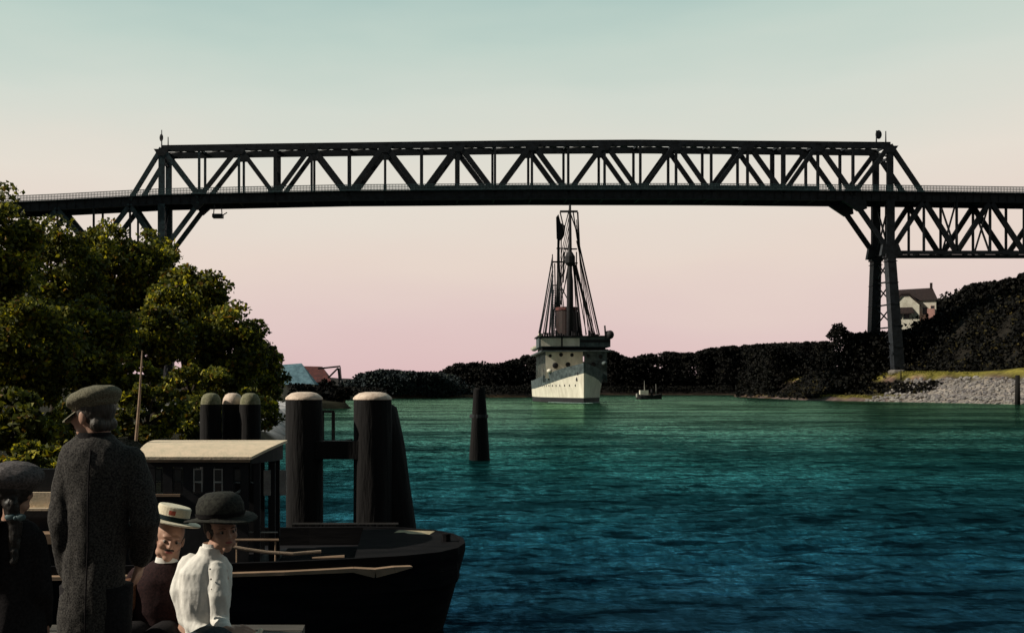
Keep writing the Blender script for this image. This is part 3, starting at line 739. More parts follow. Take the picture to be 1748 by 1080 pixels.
def bank_grass():
    n = 16000; X = 118+rng.random(n)*24; Y = 212+rng.random(n)*84; D = sdist(X,Y)
    k = ((D>12.0)&(D<15.2)) | ((D>2.1)&(D<4.6)&(Y>256)); X,Y = X[k],Y[k]
    C = np.stack([X,Y,height(X,Y)+.12+rng.random(len(X))*.3],1)
    t = np.tile(np.array([(1,1,1)]),(len(C),1))*(.6+.8*rng.random((len(C),1)))
    m = mat('dry_grass', (.27,.24,.045), (.15,.14,.03), .5, .9, attr=True, trans=.3)
    tag(leaf_mesh('dry_grass', C, .55, m, tints=t, aspect=.3), 'yellow green dry grass on the edges of the right bank terraces', 'grass', kind='stuff')
    n = 2600; X = 118+rng.random(n)*26; Y = 206+rng.random(n)*62; D = sdist(X,Y); k = (D>-.3)&(D<11); X,Y = X[k],Y[k]
    mb = MB()
    for x_,y_,z_ in zip(X,Y,height(X,Y)):
        s_ = random.uniform(.25,.8)
        rot = Matrix.Rotation(random.random()*6.28,3,'Z') @ Matrix.Rotation(random.uniform(-.5,.5),3,'X')
        mb.ell((x_,y_,z_+s_*.1), (s_,s_*random.uniform(.6,1),s_*random.uniform(.4,.7)), rot, 6, 4)
    tag(mb.build('rocks', M['rock']), 'grey stones of the embankment at the right edge', 'rocks', kind='stuff')
bank_grass()

# ------------------------------------------------------------------ buildings
def villa():
    Y = 298; s_ = Y/F; a = P(1533,545,Y); b = P(1608,545,Y); z0 = a.z-3; L = b.x-a.x
    X0, X1 = a.x+.9, b.x-.6; zt = P(0,512,Y).z; zr = P(0,491,Y).z
    v = thing('house', ((X0+X1)/2, Y+4, z0), 'white house with a dark brown roof on the hill right of the bridge legs', 'house')
    v.rotation_euler.z = R(-26)
    MB().box((X0,Y,z0),(X1,Y+9,zt)).build('wall', M['wall'], v)
    rf = MB(); xo = .5
    A = [(X0-xo,Y-.5,zt-.2),(X1+xo,Y-.5,zt-.2),(X1+xo,Y+9.5,zt-.2),(X0-xo,Y+9.5,zt-.2),(X0+1.0,Y+4.5,zr),(X1-.8,Y+4.5,zr+.2)]
    rf.add(A, [(0,1,5,4),(1,2,5),(2,3,4,5),(3,0,4),(0,3,2,1)])
    roof = rf.build('roof', M['roof'], v)
    MB().box((X1-1.5,Y+4,zr-1),(X1-.8,Y+4.9,zr+1.7)).build('chimney', M['roof'], roof)
    # gabled wing to the left with a lean-to roof
    gx0, gx1 = X0-.3, X0+7.3; gz = zt+1.6
    g = MB(); g.prism([(gx0,z0),(gx1,z0),(gx1,zt-1.6),((gx0+gx1)/2+1,gz-.4),((gx0+gx1)/2-1,gz-.4),(gx0,zt-1.6)], Y-1.6, Y-.02); g.build('gable_wing', M['wall'], v)
    w2 = MB(); w2.prism([(gx0-.4,zt-1.9),((gx0+gx1)/2-1.1,gz),((gx0+gx1)/2+1.1,gz),(gx1+.4,zt-1.9),(gx1+.3,zt-1.4),((gx0+gx1)/2+1.1,gz+.5),((gx0+gx1)/2-1.1,gz+.5),(gx0-.3,zt-1.4)], Y-2.1, Y+.5); w2.build('gable_roof', M['roof'], v)
    l = MB(); l.add([(gx0+1.2,Y-2.8,zt-4),(gx1-1.4,Y-2.8,zt-4),(gx1-1.9,Y-1.61,zt-2.2),(gx0+1.8,Y-1.61,zt-2.2),(gx0+1.2,Y-2.8,zt-4.3),(gx1-1.4,Y-2.8,zt-4.3)],[(0,1,2,3),(0,4,5,1)]); l.build('porch_roof', M['roof'], v)
    for x, z, w, h in ((gx0+1.3,zt-5.6,1.5,1.9),(gx0+3.6,zt-5.4,1.2,1.5),(X0+8.4,zt-4.4,.9,2.0),(X0+10.4,zt-3.2,.8,1.3)):
        yy = Y-1.6 if x < gx1-.5 else Y
        f = MB(); f.box((x-.1,yy-.08,z-.1),(x+w+.1,yy-.01,z+h+.1)); fo = f.build('window', M['pinkwall'] if x > X0+10 else M['roof'], v)
        MB().box((x,yy-.11,z),(x+w,yy-.085,z+h)).build('pane', M['glass'], fo)
    e = MB(); e.box((X1-2.4,Y-1.2,z0),(X1-.4,Y-.01,zt-2.8)); e.build('side_bay', M['pinkwall'], v)
villa()
def boathouse():
    Y = 186; a = P(487,668,Y); b = P(536,668,Y); z0 = a.z-1.2; zw = P(0,655,Y).z; zr = P(0,619,Y).z; X0,X1 = a.x-3,b.x
    v = thing('boathouse', ((X0+X1)/2,Y+3,z0), 'pale walled building with a blue slate roof left of the crane', 'building')
    MB().box((X0,Y,z0),(X1-.3,Y+7,zw)).build('wall', M['wall'], v)
    mb = MB(); xm = P(508,0,Y).x
    mb.add([(X0-.4,Y-.5,zw-.1),(X1+.2,Y-.5,zw-.1),(X1+.2,Y+7.5,zw-.1),(X0-.4,Y+7.5,zw-.1),(X0+1.5,Y+3.5,zr-.3),(xm+.4,Y+3.5,zr)],[(0,1,5,4),(1,2,5),(2,3,4,5),(3,0,4),(0,3,2,1)])
    mb.build('roof', M['roof_blue'], v)
    for x in (497,512,524):
        q = P(x,664,Y); f = MB().box((q.x-.4,Y-.06,q.z-.3),(q.x+.4,Y-.005,q.z+.75)).build('window', M['roof'], v)
        MB().box((q.x-.3,Y-.09,q.z-.2),(q.x+.3,Y-.065,q.z+.65)).build('pane', M['glass'], f)
    Y = 196; a = P(518,668,Y); b = P(562,668,Y); z0 = a.z-1.2
    v = thing('shed', ((a.x+b.x)/2,Y+3,z0), 'shed with a worn dark red roof between the blue roof and the crane', 'building')
    MB().box((a.x,Y,z0),(b.x,Y+6,P(0,651,Y).z)).build('wall', M['shipgrey'], v)
    mb = MB(); za, zc = P(0,652,Y).z, P(0,624,Y).z; x0, x1 = a.x-.4, b.x+.6
    mb.add([(x0,Y-.4,za),(x1,Y-.4,za),(x1,Y+6.4,za),(x0,Y+6.4,za),(x0,Y+3,zc),(P(548,0,Y).x,Y+3,zc-.1)],[(0,1,5,4),(1,2,5),(2,3,4,5),(3,0,4),(0,3,2,1)])
    mb.build('roof', M['roof_red'], v)
    Y = 182; base = P(583,672,Y)
    c = thing('crane', (base.x,Y,base.z-1), 'slender dark hoisting crane with a level jib beside the sheds', 'crane')
    mb = MB(); mb.beam((base.x,Y,base.z-1), P(578,628,Y), .45, .45); mb.build('mast', M['steel'], c)
    mb = MB(); mb.beam(P(543,629,Y), P(581,625,Y), .3, .3); mb.beam(P(560,645,Y), P(577,628,Y), .3, .25); mb.build('jib', M['steel'], c)
    mb = MB(); mb.tube([P(581,626,Y),P(583,650,Y)], .09, 6); mb.ell(P(583,652,Y), (.35,.35,.5)); mb.build('hook', M['steel'], c)
boathouse()
for x,y,rx,ry,Y,lab in [(560,662,22,14,176,'small dark shrub below the crane'),(588,668,16,13,172,'dark shrub at the shore point right of the crane'),(535,668,20,14,170,'dark shrub in front of the shed'),(570,676,34,14,169,'wide low shrub on the shore point')]:
    tree('shrub', x,y,rx,ry,Y,1500,.45,lab,'shrubs on the shore by the crane', m='leaf_dark', leafkind='far', cat='shrub')

# ------------------------------------------------------------------ the ship
def ship():
    bow = Vector((P(997,0,229).x, 229, 0)); ax = Vector((.052,1,0)).normalized(); pt = Vector((ax.y,-ax.x,0))  # pt: to the right
    st = thing('steamship', (bow.x+ax.x*35, bow.y+ax.y*35, 0), 'large white steamship with tall masts passing under the bridge, bow toward the viewer', 'ship')
    T = [0,2,5,10,18,28,40,55,68,76,80]
    bd = [.25,1.7,3.4,5.3,7.2,8.1,8.3,8.0,6.6,4.6,2.6]; bwl = [.1,.9,2.1,3.8,6.0,7.6,8.1,7.7,5.6,3.0,1.2]
    hh = [9.0,8.6,8.2,7.5,6.6,5.9,5.5,5.4,5.6,5.9,6.0]
    def sec(i, f): # half-beam and point at height fraction f of section i
        b = bwl[i]+(bd[i]-bwl[i])*max(0,f)**1.4; return b
    def band(za, zb, name, m, out=0.0, steps=4):
        mb = MB(); rows = []
        for k in range(steps+1):
            row = []
            def pnt(i, sgn):
                H = hh[i]; z = (za(H) + (zb(H)-za(H))*k/steps); f = z/H
                rake = -1.2*f if i == 0 else 0
                return bow + ax*(T[i]+rake) + pt*(sgn*(sec(i,f)+out)) + Vector((0,0,z))
            for i in range(len(T)-1,-1,-1): row.append(pnt(i,-1))
            for i in range(len(T)): row.append(pnt(i,1))
            rows.append(row)
        mb.grid(rows, close=True)
        if name == 'hull':
            n = len(rows[0]); 
        return mb.build(name, m, st, smooth=False)
    band(lambda H:-2, lambda H:1.25, 'boot_topping', M['shipdark'], 0)
    band(lambda H:1.25, lambda H:H-2.0, 'hull', M['white'], 0)
    band(lambda H:H-2.0, lambda H:H+.35, 'upper_strake', M['shipgrey'], .03)
    deck = MB()
    for i in range(len(T)-1):
        q = []
        for j, sgn in ((i,-1),(i,1),(i+1,1),(i+1,-1)): q.append(bow+ax*T[j]+pt*(sgn*bd[j]*.98)+Vector((0,0,hh[j]-.4)))
        deck.add(q, [(0,1,2,3)])
    deck.build('main_deck', M['paleplank'], st)
    def loc(t, s_, z): return bow+ax*t+pt*s_+Vector((0,0,z))
    def blk(name, t0, t1, w, z0, z1, m, par=None, s0=None, s1=None):
        mb = MB(); a = -w if s0 is None else s0; b = w if s1 is None else s1
        vs = [loc(t0,a,z0),loc(t0,b,z0),loc(t1,b,z0),loc(t1,a,z0),loc(t0,a,z1),loc(t0,b,z1),loc(t1,b,z1),loc(t1,a,z1)]
        mb.add(vs,[(0,3,2,1),(4,5,6,7),(0,1,5,4),(1,2,6,5),(2,3,7,6),(3,0,4,7)]); return mb.build(name, m, par or st)
    # portholes
    for t, z in [(3+k*2.4, 4.2+.0*k) for k in range(11)]:
        b = np.interp(t,T,bwl)+(np.interp(t,T,bd)-np.interp(t,T,bwl))*(z/np.interp(t,T,hh))**1.4
        MB().ell(loc(t,-b,z), (.14,.28,.28), None, 8, 6).build('porthole', M['shipdark'], st)
    for k,(t,z) in enumerate([(1.6,7.0),(2.2,5.6)]):
        b = np.interp(t,T,bwl)+(np.interp(t,T,bd)-np.interp(t,T,bwl))*(z/np.interp(t,T,hh))**1.4
        MB().ell(loc(t,-b,z), (.2,.4,.5), None, 8, 6).build('hawse_hole', M['shipdark'], st)
    # superstructure: two decks with galleries, bridge wings, boats; shade on the right put into darker colours
    blk('deckhouse', 17, 60, 6.2, 5, 10.2, M['white']); 
    for k in range(7):
        for s_ in (-7.6, 7.6): blk('gallery_post', 16+k*4, 16.3+k*4, 0, 5, 12.6, M['shipgrey'], s0=s_-.15, s1=s_+.15)
    blk('boat_deck', 15, 50, 8.6, 12.6, 12.95, M['shipgrey'])
    blk('upper_deckhouse', 20, 34, 7.9, 12.96, 13.9, M['shipdark'])
    blk('bridge_house', 18, 27, 8.9, 13.9, 16.4, M['shipgrey']); blk('bridge_front', 17.9, 17.99, 0, 14.1, 16.1, M['white'], s0=-8.4, s1=1.2)  # front plate white on the sunlit left only
    for k in range(22): blk('deck_fitting', 17+(k%5)*2, 17.8+(k%5)*2, 0, 16.72, 17.3+.9*random.random(), M['shipdark'], s0=-9+k*.82, s1=-8.55+k*.82)
    blk('window_band', 17.9, 18.0, 0, 15.0, 15.7, M['shipdark'], s0=1.4, s1=8.8); blk('window_band', 17.85, 17.95, 0, 13.95, 16.4, M['shipdark'], s0=-3.4, s1=-3.0)
    blk('bridge_roof', 17.4, 28, 9.3, 16.41, 16.7, M['shipdark'])
    blk('front_wall', 16, 17, 0, 6, 12.6, M['white'], s0=-7.4, s1=1.8); blk('front_wall', 16, 17, 0, 6, 12.6, M['shipgrey'], s0=2.2, s1=7.6)  # right half grey: its shade put into the colour
    for s_, z, r_ in ((-5.0,9.2,.75),(-1.9,9.4,.62),(-6.3,11.6,.4),(-3.6,11.9,.5),(-.9,11.8,.45),(4.4,9.4,.65),(6.2,11.4,.5),(3.1,11.6,.4)):
        mb = MB(); mb.ell(loc(15.98,s_,z), (r_,.25,r_), None, 12, 8); mb.build('front_opening', M['shipdark'], st)
    for s_, z in ((-6.6,8.0),(-2.8,7.6),(.4,8.6),(5.2,7.9),(6.9,9.9)):
        mb = MB(); mb.ell(loc(14.6,s_,z-.2), (.7,1.2,.55), None, 10, 6); mb.build('deck_gear', M['white'] if s_ < 1 else M['shipgrey'], st, smooth=True)  # gear on the shaded right coloured grey
    mb = MB(); mb.tube([loc(9,0,7.4),loc(9,0,8.6)], [.9,.8], 10); mb.tube([loc(9,-.1,8.7),loc(4.6,-.6,9.0)], [.35,.2], 8); mb.build('windlass', M['shipgrey'], st)
    for s_ in (-8.4, 8.4):
        for t in (30, 39):
            mb = MB(); rows = []
            for k in range(9):
                u = k/8*2-1; w_ = 1.0*(1-u*u)**.5+.05; rows.append([loc(t+u*3.6, s_+w_*math.cos(a), 14.6-w_*.95*math.sin(a)) for a in np.linspace(0,math.pi,7)])
            mb.grid(rows); mb.build('lifeboat', M['white'] if s_<0 else M['shipdark'], st, smooth=True)  # right-hand boats dark, shade put into their colour
    mb = MB(); mb.ell(loc(17.5,8.7,16.9), (1.0,1.2,1.1)); mb.tube([loc(17.5,7.6,16.6),loc(17.5,7.4,19.2)], .22, 6); mb.build('searchlight', M['shipdark'], st, smooth=True)
    mb = MB(); mb.ell(loc(17.5,-8.7,17.0), (.5,.5,.5)); mb.build('signal_lamp', M['white'], st, smooth=True)
    # funnel
    f = MB(); f.loft([(loc(33,-.3,12),3.0,3.4),(loc(33,-.3,15),2.9,3.3),(loc(33,-.3,24.2),2.75,3.1)], 20); fo = f.build('funnel', M['funnel'], st, smooth=False)
    MB().loft([(loc(33,-.3,24.21),3.0,3.35),(loc(33,-.3,25.0),3.0,3.35)], 20).build('funnel_rim', M['roof_red'], fo)
    mb = MB(); mb.loft([(loc(25.5,.6,16.6),1.9,1.2),(loc(25.5,.6,23.4),1.5,1.1)], 14); mb.build('pilot_house', M['shipdark'], st)
    # masts
    def mast(x, t, ytop, r0, name='mast'):
        Yt = (bow+ax*t).y; b = loc(t,0,6); top = P(x, ytop, Yt); s_ = (top.x - b.x)
        mb = MB(); lo = Vector((top.x, Yt, 7)); mb.tube([lo, lo.lerp(top,.55), lo.lerp(top,.6), top], [r0,r0*.85,r0*.6,r0*.3], 8)
        return mb.build(name, M['shipdark'], st, smooth=True), top, Yt
    fm, ftop, fy = mast(973, 21, 349, .95)
    mm, mtop, my = mast(953, 56, 369, .75)
    am, atop, ay = mast(943, 70, 434, .5)
    def yard(x0,x1,y,Yd,r_=.22,nm='yard',par=None,dy=0):
        MB().tube([P(x0,y,Yd),P(x1,y+dy,Yd)], r_, 6).build(nm, M['shipdark'], par or fm)
    yard(956,986,361,fy,.3); yard(963,985,425,fy,.2); yard(966,986,449,fy,.2)
    yard(943,972,447,my,.25,par=mm); yard(950,968,424,my,.2,par=mm); yard(942,958,487,my,.2,par=mm)
    mb = MB(); mb.loft([(P(973,455,fy),.5,.5),(P(973,449,fy),1.3,1.3),(P(973,438,fy),1.3,1.3),(P(973,430,fy),.6,.6)], 10); mb.build('crows_nest', M['shipdark'], fm)
    mb = MB(); mb.prism([(P(949,0,my).x,P(0,371,my).z),(P(953,0,my).x,P(0,366,my).z),(P(957,0,my).x,P(0,381,my).z),(P(965,0,my).x,P(0,386,my).z),(P(963,0,my).x,P(0,402,my).z),(P(958,0,my).x,P(0,411,my).z),(P(950,0,my).x,P(0,408,my).z)], my-.4, my-.1); mb.build('hoisted_flag', M['shipdark'], mm)
    rig = [((986,362,fy),(989,420,fy),.16),((989,420,fy),(1023,572,fy+2),.16),((978,360,fy),(988,425,fy),.12),((980,450,fy),(1013,572,fy+3),.18),((978,450,fy),(992,572,fy+4),.14),((984,430,fy),(984,470,fy),.12),
           ((956,362,fy),(963,392,fy),.12),((963,392,fy),(973,352,fy),.1),((973,362,fy),(986,400,fy),.12),((970,452,fy),(962,500,fy+4),.1),((983,450,fy),(990,478,fy),.1),
           ((943,440,ay),(925,545,my-20),.16),((925,545,my-20),(920,572,fy+5),.2),((944,470,ay),(930,572,fy+8),.14),((945,495,ay),(938,572,fy+8),.14),((948,500,my),(944,572,fy+9),.12),
           ((958,385,my),(958,520,my),.12),((953,480,my),(971,515,my-5),.12),((972,455,fy),(956,520,fy+9),.1),((947,450,my),(949,560,my-10),.14),((963,430,my),(961,482,my),.2),((975,352,fy),(990,372,fy),.0)]
    for k in range(5):
        rig.append(((979+k*.8,452,fy),(986+k*7.5,571,fy+2+k),.10)); rig.append(((984,375+k*9,fy),(1000+k*5,572,fy+3),.08))
        rig.append(((944,455+k*8,ay),(922+k*5,571,fy+6),.10)); rig.append(((955,410+k*12,my),(946+k*5.5,575,my-12),.10))
        rig.append(((971,372+k*14,fy),(957,440+k*14,my-4),.08))
    for a, b, r_ in rig:
        if r_ > 0: MB().tube([P(*a),P(*b)], r_*1.35, 5).build('stay', M['shipdark'], st)
    mb = MB()
    for k in range(20): mb.beam(P(941,492+k*4,my-6),P(950,492+k*4,my-6),.14)
    mb.build('ratlines', M['shipdark'], st)
    # foam at the bow
    mb = MB()
    for _ in range(120):
        t = random.uniform(-3,14); b = np.interp(t,T,bwl)+random.uniform(.2,2.2); s_ = random.choice((-1,1,-1))
        mb.ell(loc(t,s_*b if t>0 else random.uniform(-1.5,1.5),.05), (random.uniform(.15,.5),random.uniform(.2,.6),.12), None, 6, 4)
    tag(mb.build('bow_foam', mat('foam',(.25,.33,.30),(.10,.2,.18),2,.9)), 'faint broken foam on the water at the bow of the ship', 'foam', kind='stuff')
ship()

def small_boat():
    Y = 335; p = P(1108,0,Y); z = 0
    t = thing('steam_launch', (p.x,Y,0), 'small dark boat with a white wheelhouse near the far shore right of the ship', 'boat')
    k = Y/F
    mb = MB(); rows = []
    for u in np.linspace(-1,1,11):
        w = 1.3*(1-abs(u)**2.6)+.06; X = p.x+u*23*k*.95; h = 1.3+.5*u*u
        rows.append([(X,Y-w,h),(X,Y-w*.8,0-.3),(X,Y+w*.8,-.3),(X,Y+w,h)])
    mb.grid(rows, close=True); mb.build('hull', M['shipdark'], t)
    MB().box((p.x-3.2,Y-.8,1.2),(p.x-.4,Y+.8,3.0)).build('wheelhouse', M['wall'], t)
    MB().loft([((p.x+.9,Y,1.2),.4,.4),((p.x+.9,Y,3.4),.35,.35)],10).build('funnel', M['shipdark'], t)
    MB().tube([(p.x-1.6,Y,3),(p.x-1.6,Y,6.2)],[.1,.05],6).build('mast', M['brass'], t)
    MB().tube([(p.x+2.4,Y,1.2),(p.x+2.3,Y,5.2)],[.1,.05],6).build('mast', M['brass'], t)
    mb = MB(); mb.tube([(p.x-4.4,Y-1.2,.7),(p.x-4.4,Y-1.25,1.9)],.35,8); mb.build('fender', M['brass'], t)
small_boat()

# ------------------------------------------------------------------ posts on the right shore
def post(name, pts, r, label, cat, m='pile'):
    o = MB().tube(pts, r, 8).build(name, M[m], origin=pts[0], smooth=True); return tag(o, label, cat)
a = P(1737,694,211); post('mooring_post', [(a.x,211,-1),(a.x,211,P(0,668,211).z*1), (a.x,211,P(0,640,211).z)], [.55,.5,.42], 'thick dark mooring post at the right edge in front of the stones', 'post')
a, b = P(1489,652,284), P(1478,608,284); g0 = float(height(np.array([a.x]),np.array([284.]))[0])
post('leaning_pole', [(a.x+.1,284,g0-.3), tuple(b)], [.16,.09], 'thin leaning pole at the end of the grassy terrace left of the bridge leg', 'pole')
a = P(1538,636,270); g0 = float(height(np.array([a.x]),np.array([270.]))[0])
post('marker_post', [(a.x,270,g0-.3),(a.x,270,g0+2.6)], [.2,.15], 'short dark marker post on the grassy terrace below the bridge leg', 'post')

# ------------------------------------------------------------------ pilings
def pile_body(x, Y, ztop, r0, r1, lean=(0,0)):
    mb = MB(); n = 18; zs = [-2.5,-.5,.3,1.0,1.8,ztop-.35,ztop]
    rows = []
    for z in zs:
        t = (z+2.5)/(ztop+2.5); r_ = r0+(r1-r0)*t
        c = Vector((x+lean[0]*(z), Y+lean[1]*z, z))
        rows.append([(c.x+math.cos(a)*r_*(1+.05*math.sin(5*a+z)+.02*random.random()), c.y+math.sin(a)*r_*(1+.04*math.sin(4*a-z)), z) for a in np.linspace(0,2*math.pi,n,endpoint=False)])
    mb.grid(rows, close=True); k = len(mb.v); mb.add([rows[-1][i] for i in range(n)], [tuple(range(n))]); return mb
def cap_mesh(x, Y, z, r, h, n=18, over=.03):
    mb = MB(); rows = []
    for rr, zz in ((r+over,0),(r+over,.03),(r*.93,h*.5),(r*.72,h*.85),(r*.4,h),(0.01,h*1.02)):
        rows.append([(x+math.cos(a)*rr*(1+.03*math.sin(3*a)), Y+math.sin(a)*rr, z+zz) for a in np.linspace(0,2*math.pi,n,endpoint=False)])
    mb.grid(rows, close=True); return mb
PY = 15.6; ps = PY/F
dol = thing('dolphin', ((570-CX)*ps, PY, 0), 'massive black timber dolphin of big piles joined by a crossbeam behind the launch', 'mooring dolphin')
pz = P(0,682,PY).z
for x, r0, r1 in ((519,33,30.5),(636,37,32)):
    X = (x-CX)*ps; b = pile_body(X, PY, pz, r0*ps, r1*ps).build('pile', M['pile'], dol, smooth=True)
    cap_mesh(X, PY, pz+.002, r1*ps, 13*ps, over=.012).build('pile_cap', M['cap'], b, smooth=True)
mb = MB(); pts = [P(x,y,PY+.25) for x,y in ((688,1040),(684,960),(676,890),(668,830),(660,760),(652,700),(646,690))]; mb.tube(pts, [.36,.33,.32,.31,.30,.25,.14], 14); mb.build('raking_pile', M['pile'], dol, smooth=True)
a, b = P(540,767,PY-.05), P(625,767,PY-.05); MB().beam(a,b,.28,.34).build('crossbeam', M['pile'], dol)
a, b = P(500,905,PY-.4), P(680,905,PY-.4); MB().beam(a,b,.22,.2).build('crossbeam', M['pile'], dol)
mb = MB(); c = P(519,930,PY-.32); mb.ell(c,(.16,.1,.2)); mb.build('fender', M['pile'], dol, smooth=True)
TY = 18.0; ts = TY/F; zt = P(0,690,TY).z
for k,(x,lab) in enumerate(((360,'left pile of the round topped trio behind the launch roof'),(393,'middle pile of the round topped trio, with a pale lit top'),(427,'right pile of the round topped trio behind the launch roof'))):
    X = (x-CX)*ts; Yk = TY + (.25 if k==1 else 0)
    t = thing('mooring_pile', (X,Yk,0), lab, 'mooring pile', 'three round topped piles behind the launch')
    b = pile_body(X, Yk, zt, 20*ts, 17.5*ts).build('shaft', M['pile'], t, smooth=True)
    cap_mesh(X, Yk, zt+.002, 17.5*ts, 19*ts, over=.0).build('top', M['cap'] if k==1 else M['cap2'], t, smooth=True)  # middle top's lit look put into its paler colour
LY = 44.0; ls = LY/F; X = (817.5-CX)*ls
t = thing('dolphin', (X,LY,0), 'lone dark timber pile cluster standing in open water', 'mooring dolphin')
for dx,dy,zt_ in ((-.08,-.12,3.16),(.10,-.08,3.24),(.0,.16,3.2)):
    b = pile_body(X+dx*1.6, LY+dy, zt_, .40, .22, (-dx*.38,0)).build('pile', M['pile'], t, smooth=True)
MB().loft([((X,LY,1.9),.42,.40),((X,LY,2.05),.41,.40)],14).build('binding', M['steel'], t)
# small landing frame seen between the big piles
FY = 60.0
t = thing('landing_stage', (P(560,0,FY).x,FY,0), 'thin dark landing frame seen between the two big piles', 'landing stage')
mb = MB(); a = P(569,0,FY); mb.beam((a.x,FY,-1),P(569,703,FY),.2); mb.build('post', M['pile'], t)
mb = MB(); a = P(551,0,FY); mb.beam((a.x,FY,-1),P(551,703,FY),.16); mb.build('post', M['pile'], t)
MB().beam(P(545,702,FY),P(571,702,FY),.16).build('crossbar', M['pile'], t)
FY = 52
d = thing('rowing_boat', (P(573,0,FY).x,FY,0), 'small dark rowing boat seen just above the crossbeam of the big piles', 'boat')
mb = MB(); rows = []; cx_ = P(566,0,FY).x
for u in np.linspace(-1,1,9):
    w = .5*(1-abs(u)**2.5)+.03; rows.append([(cx_+u*1.1,FY-w,.42+.15*u*u),(cx_+u*1.0,FY-w*.6,-.1),(cx_+u*1.0,FY+w*.6,-.1),(cx_+u*1.1,FY+w,.42+.15*u*u)])
mb.grid(rows, close=True); mb.build('hull', M['hullblack'], d)

# ------------------------------------------------------------------ the passenger launch in front
def launch():
    t = thing('passenger_launch', (-4.3, 13.1, 0), 'black passenger launch with a cream roofed cabin moored before the piles', 'boat')
    X1 = .80; XL = -9.6; YC = 13.1
    Tn = np.array([0,.12,.35,.8,1.4,2.2,3.2,4.5,6,8,9.4,10.4]); hb = np.array([.22,.62,.95,1.22,1.38,1.48,1.55,1.58,1.58,1.5,1.3,.9])
    hw = np.array([.05,.20,.48,.82,1.10,1.32,1.44,1.5,1.5,1.4,1.1,.6]); zs = np.array([1.05,1.05,1.05,1.05,1.04,1.02,1.0,.98,.98,1.0,1.05,1.12])
    def ring(f, out=0, zoff=0):
        L, Rr = [], []
        for i in range(len(Tn)):
            hh_ = hw[i]+(hb[i]-hw[i])*f**.8 + out; z = zs[i]*f + zoff; X = X1 - Tn[i] - (.28*(1-f) if i < 5 else 0)*(1-i/5)
            if i == 0: X += out
            L.append((X, YC-hh_, z)); Rr.append((X, YC+hh_, z))
        return L[::-1]+Rr
    mb = MB(); rows = [[(x,y,-.5) for x,y,z in ring(.0)]] + [ring(f) for f in (0,.2,.4,.6,.8,1)]
    mb.grid(rows, close=True); mb.build('hull', M['hullblack'], t, smooth=True)
    # bulwark
    bl = MB(); r0, r1 = ring(1), ring(1, .0, .10); r2 = ring(1,-.07,.10); r3 = ring(1,-.07,-.35); bl.grid([r0,r1,r2,r3], close=True); bl.build('bulwark', M['hullblack'], t)
    dk = MB(); rr = ring(1,-.06,-.16); n = len(rr)//2; dk.grid([rr[:n], rr[:n-1:-1]]); dk.build('deck', M['cabin'], t)
    fd = MB(); rr = ring(1,-.04,.085); n = len(rr)//2; A_ = rr[:n][-5:]; B_ = rr[:n-1:-1][-5:]; low = [(x,y,z-.2) for x,y,z in (A_[0],B_[0])]
    fd.grid([A_,B_]); fd.add([A_[0],B_[0],low[1],low[0]],[(0,1,2,3)]); fd.build('fore_deck', M['hullblack'], t)
    # rubbing strake, pale, ending in a flat tongue toward the bow
    rs = MB()
    pth = []
    for i in range(3, len(Tn)): pth.append(Vector((X1-Tn[i], YC-hb[i]-.05, zs[i]-.02)))
    px = [P(702,966,11.80),P(672,971,11.74),P(640,977,11.69)]
    pth = [q for q in pth if q.x < -.5]; pth = px+pth
    ww = [.015,.07,.10,.05]+[.04]*(len(pth)-4)
    for a_, b_, w1, w2 in zip(pth[:-1], pth[1:], ww[:-1], ww[1:]): rs.beam(a_, b_, w1, .12, w2=w2)
    rs.build('rubbing_strake', M['trim'], t)
    fp = MB(); a_, b_ = P(676,911,14.0), P(738,911,13.85); fp.beam(a_, b_, .07, .30, w2=.04); fp.build('fore_deck_plank', M['paleplank'], t)
    cl = MB(); a_, b_ = P(754,944,12.95), P(790,942,13.05); cl.tube([a_,b_], .018, 6); cl.build('bow_fitting', M['paleplank'], t)
    bp = MB(); q = P(762,935,13.0); bp.tube([(q.x,q.y+.1,1.0),(q.x,q.y+.1,1.24)], .06, 8); bp.build('bitt', M['hullblack'], t)
    # cabin
    xa, xb = P(236,0,12.45).x, P(428,0,12.45).x; y0, y1 = 12.5, 14.0; ze = P(0,779,12.4).z; 
    cz0 = .75; sill = P(0,842,12.5).z; head = P(0,797,12.5).z
    side = MB(); side.box((xa+.1,y0,cz0),(xb-.04,y0+.05,sill)); side.box((xa+.1,y0,head),(xb-.04,y0+.05,ze+.02))
    far = MB(); far.box((xa+.1,y1-.05,cz0),(xb-.04,y1,sill)); far.box((xa+.1,y1-.05,head),(xb-.04,y1,ze+.02))
    side.build('cabin_side', M['cabin'], t); far.build('cabin_side', M['cabin'], t)
    wp = np.linspace(xa+.1, xb-.04, 6)
    for yy in (y0, y1-.05):
        for i, X in enumerate(wp):
            w_ = .10 if i in (0,5) else .12
            xx = min(max(X-w_/2, xa+.1), xb-.04-w_); MB().box((xx,yy+.002,sill),(xx+w_,yy+.048,head)).build('window_post', M['cabin'], t)
    for i in range(5):      # sashes, two of them with pale frames
        a_, b_ = wp[i]+.07, wp[i+1]-.07; zb_ = sill+.02
        f = MB(); zz = head-.02; th = .014
        f.box((a_,y0+.012,zb_),(a_+th,y0+.03,zz)); f.box((b_-th,y0+.012,zb_),(b_,y0+.03,zz)); f.box((a_+th,y0+.012,zz-th),(b_-th,y0+.03,zz)); f.box((a_+th,y0+.012,zb_+.12),(b_-th,y0+.03,zb_+.12+th))
        fo = f.build('window', M['brass'] if i in (2,3) else M['cabin'], t)
        g = MB(); g.box((a_+th,y0+.018,zb_+.14),(b_-th,y0+.022,zz-th)); g.build('pane', M['glass'], fo)
    sl = MB(); sl.box((xa+.12,y0-.03,sill-.035),(xb-.9,y0-.002,sill-.005)); sl.build('window_sill', M['trim'], t)
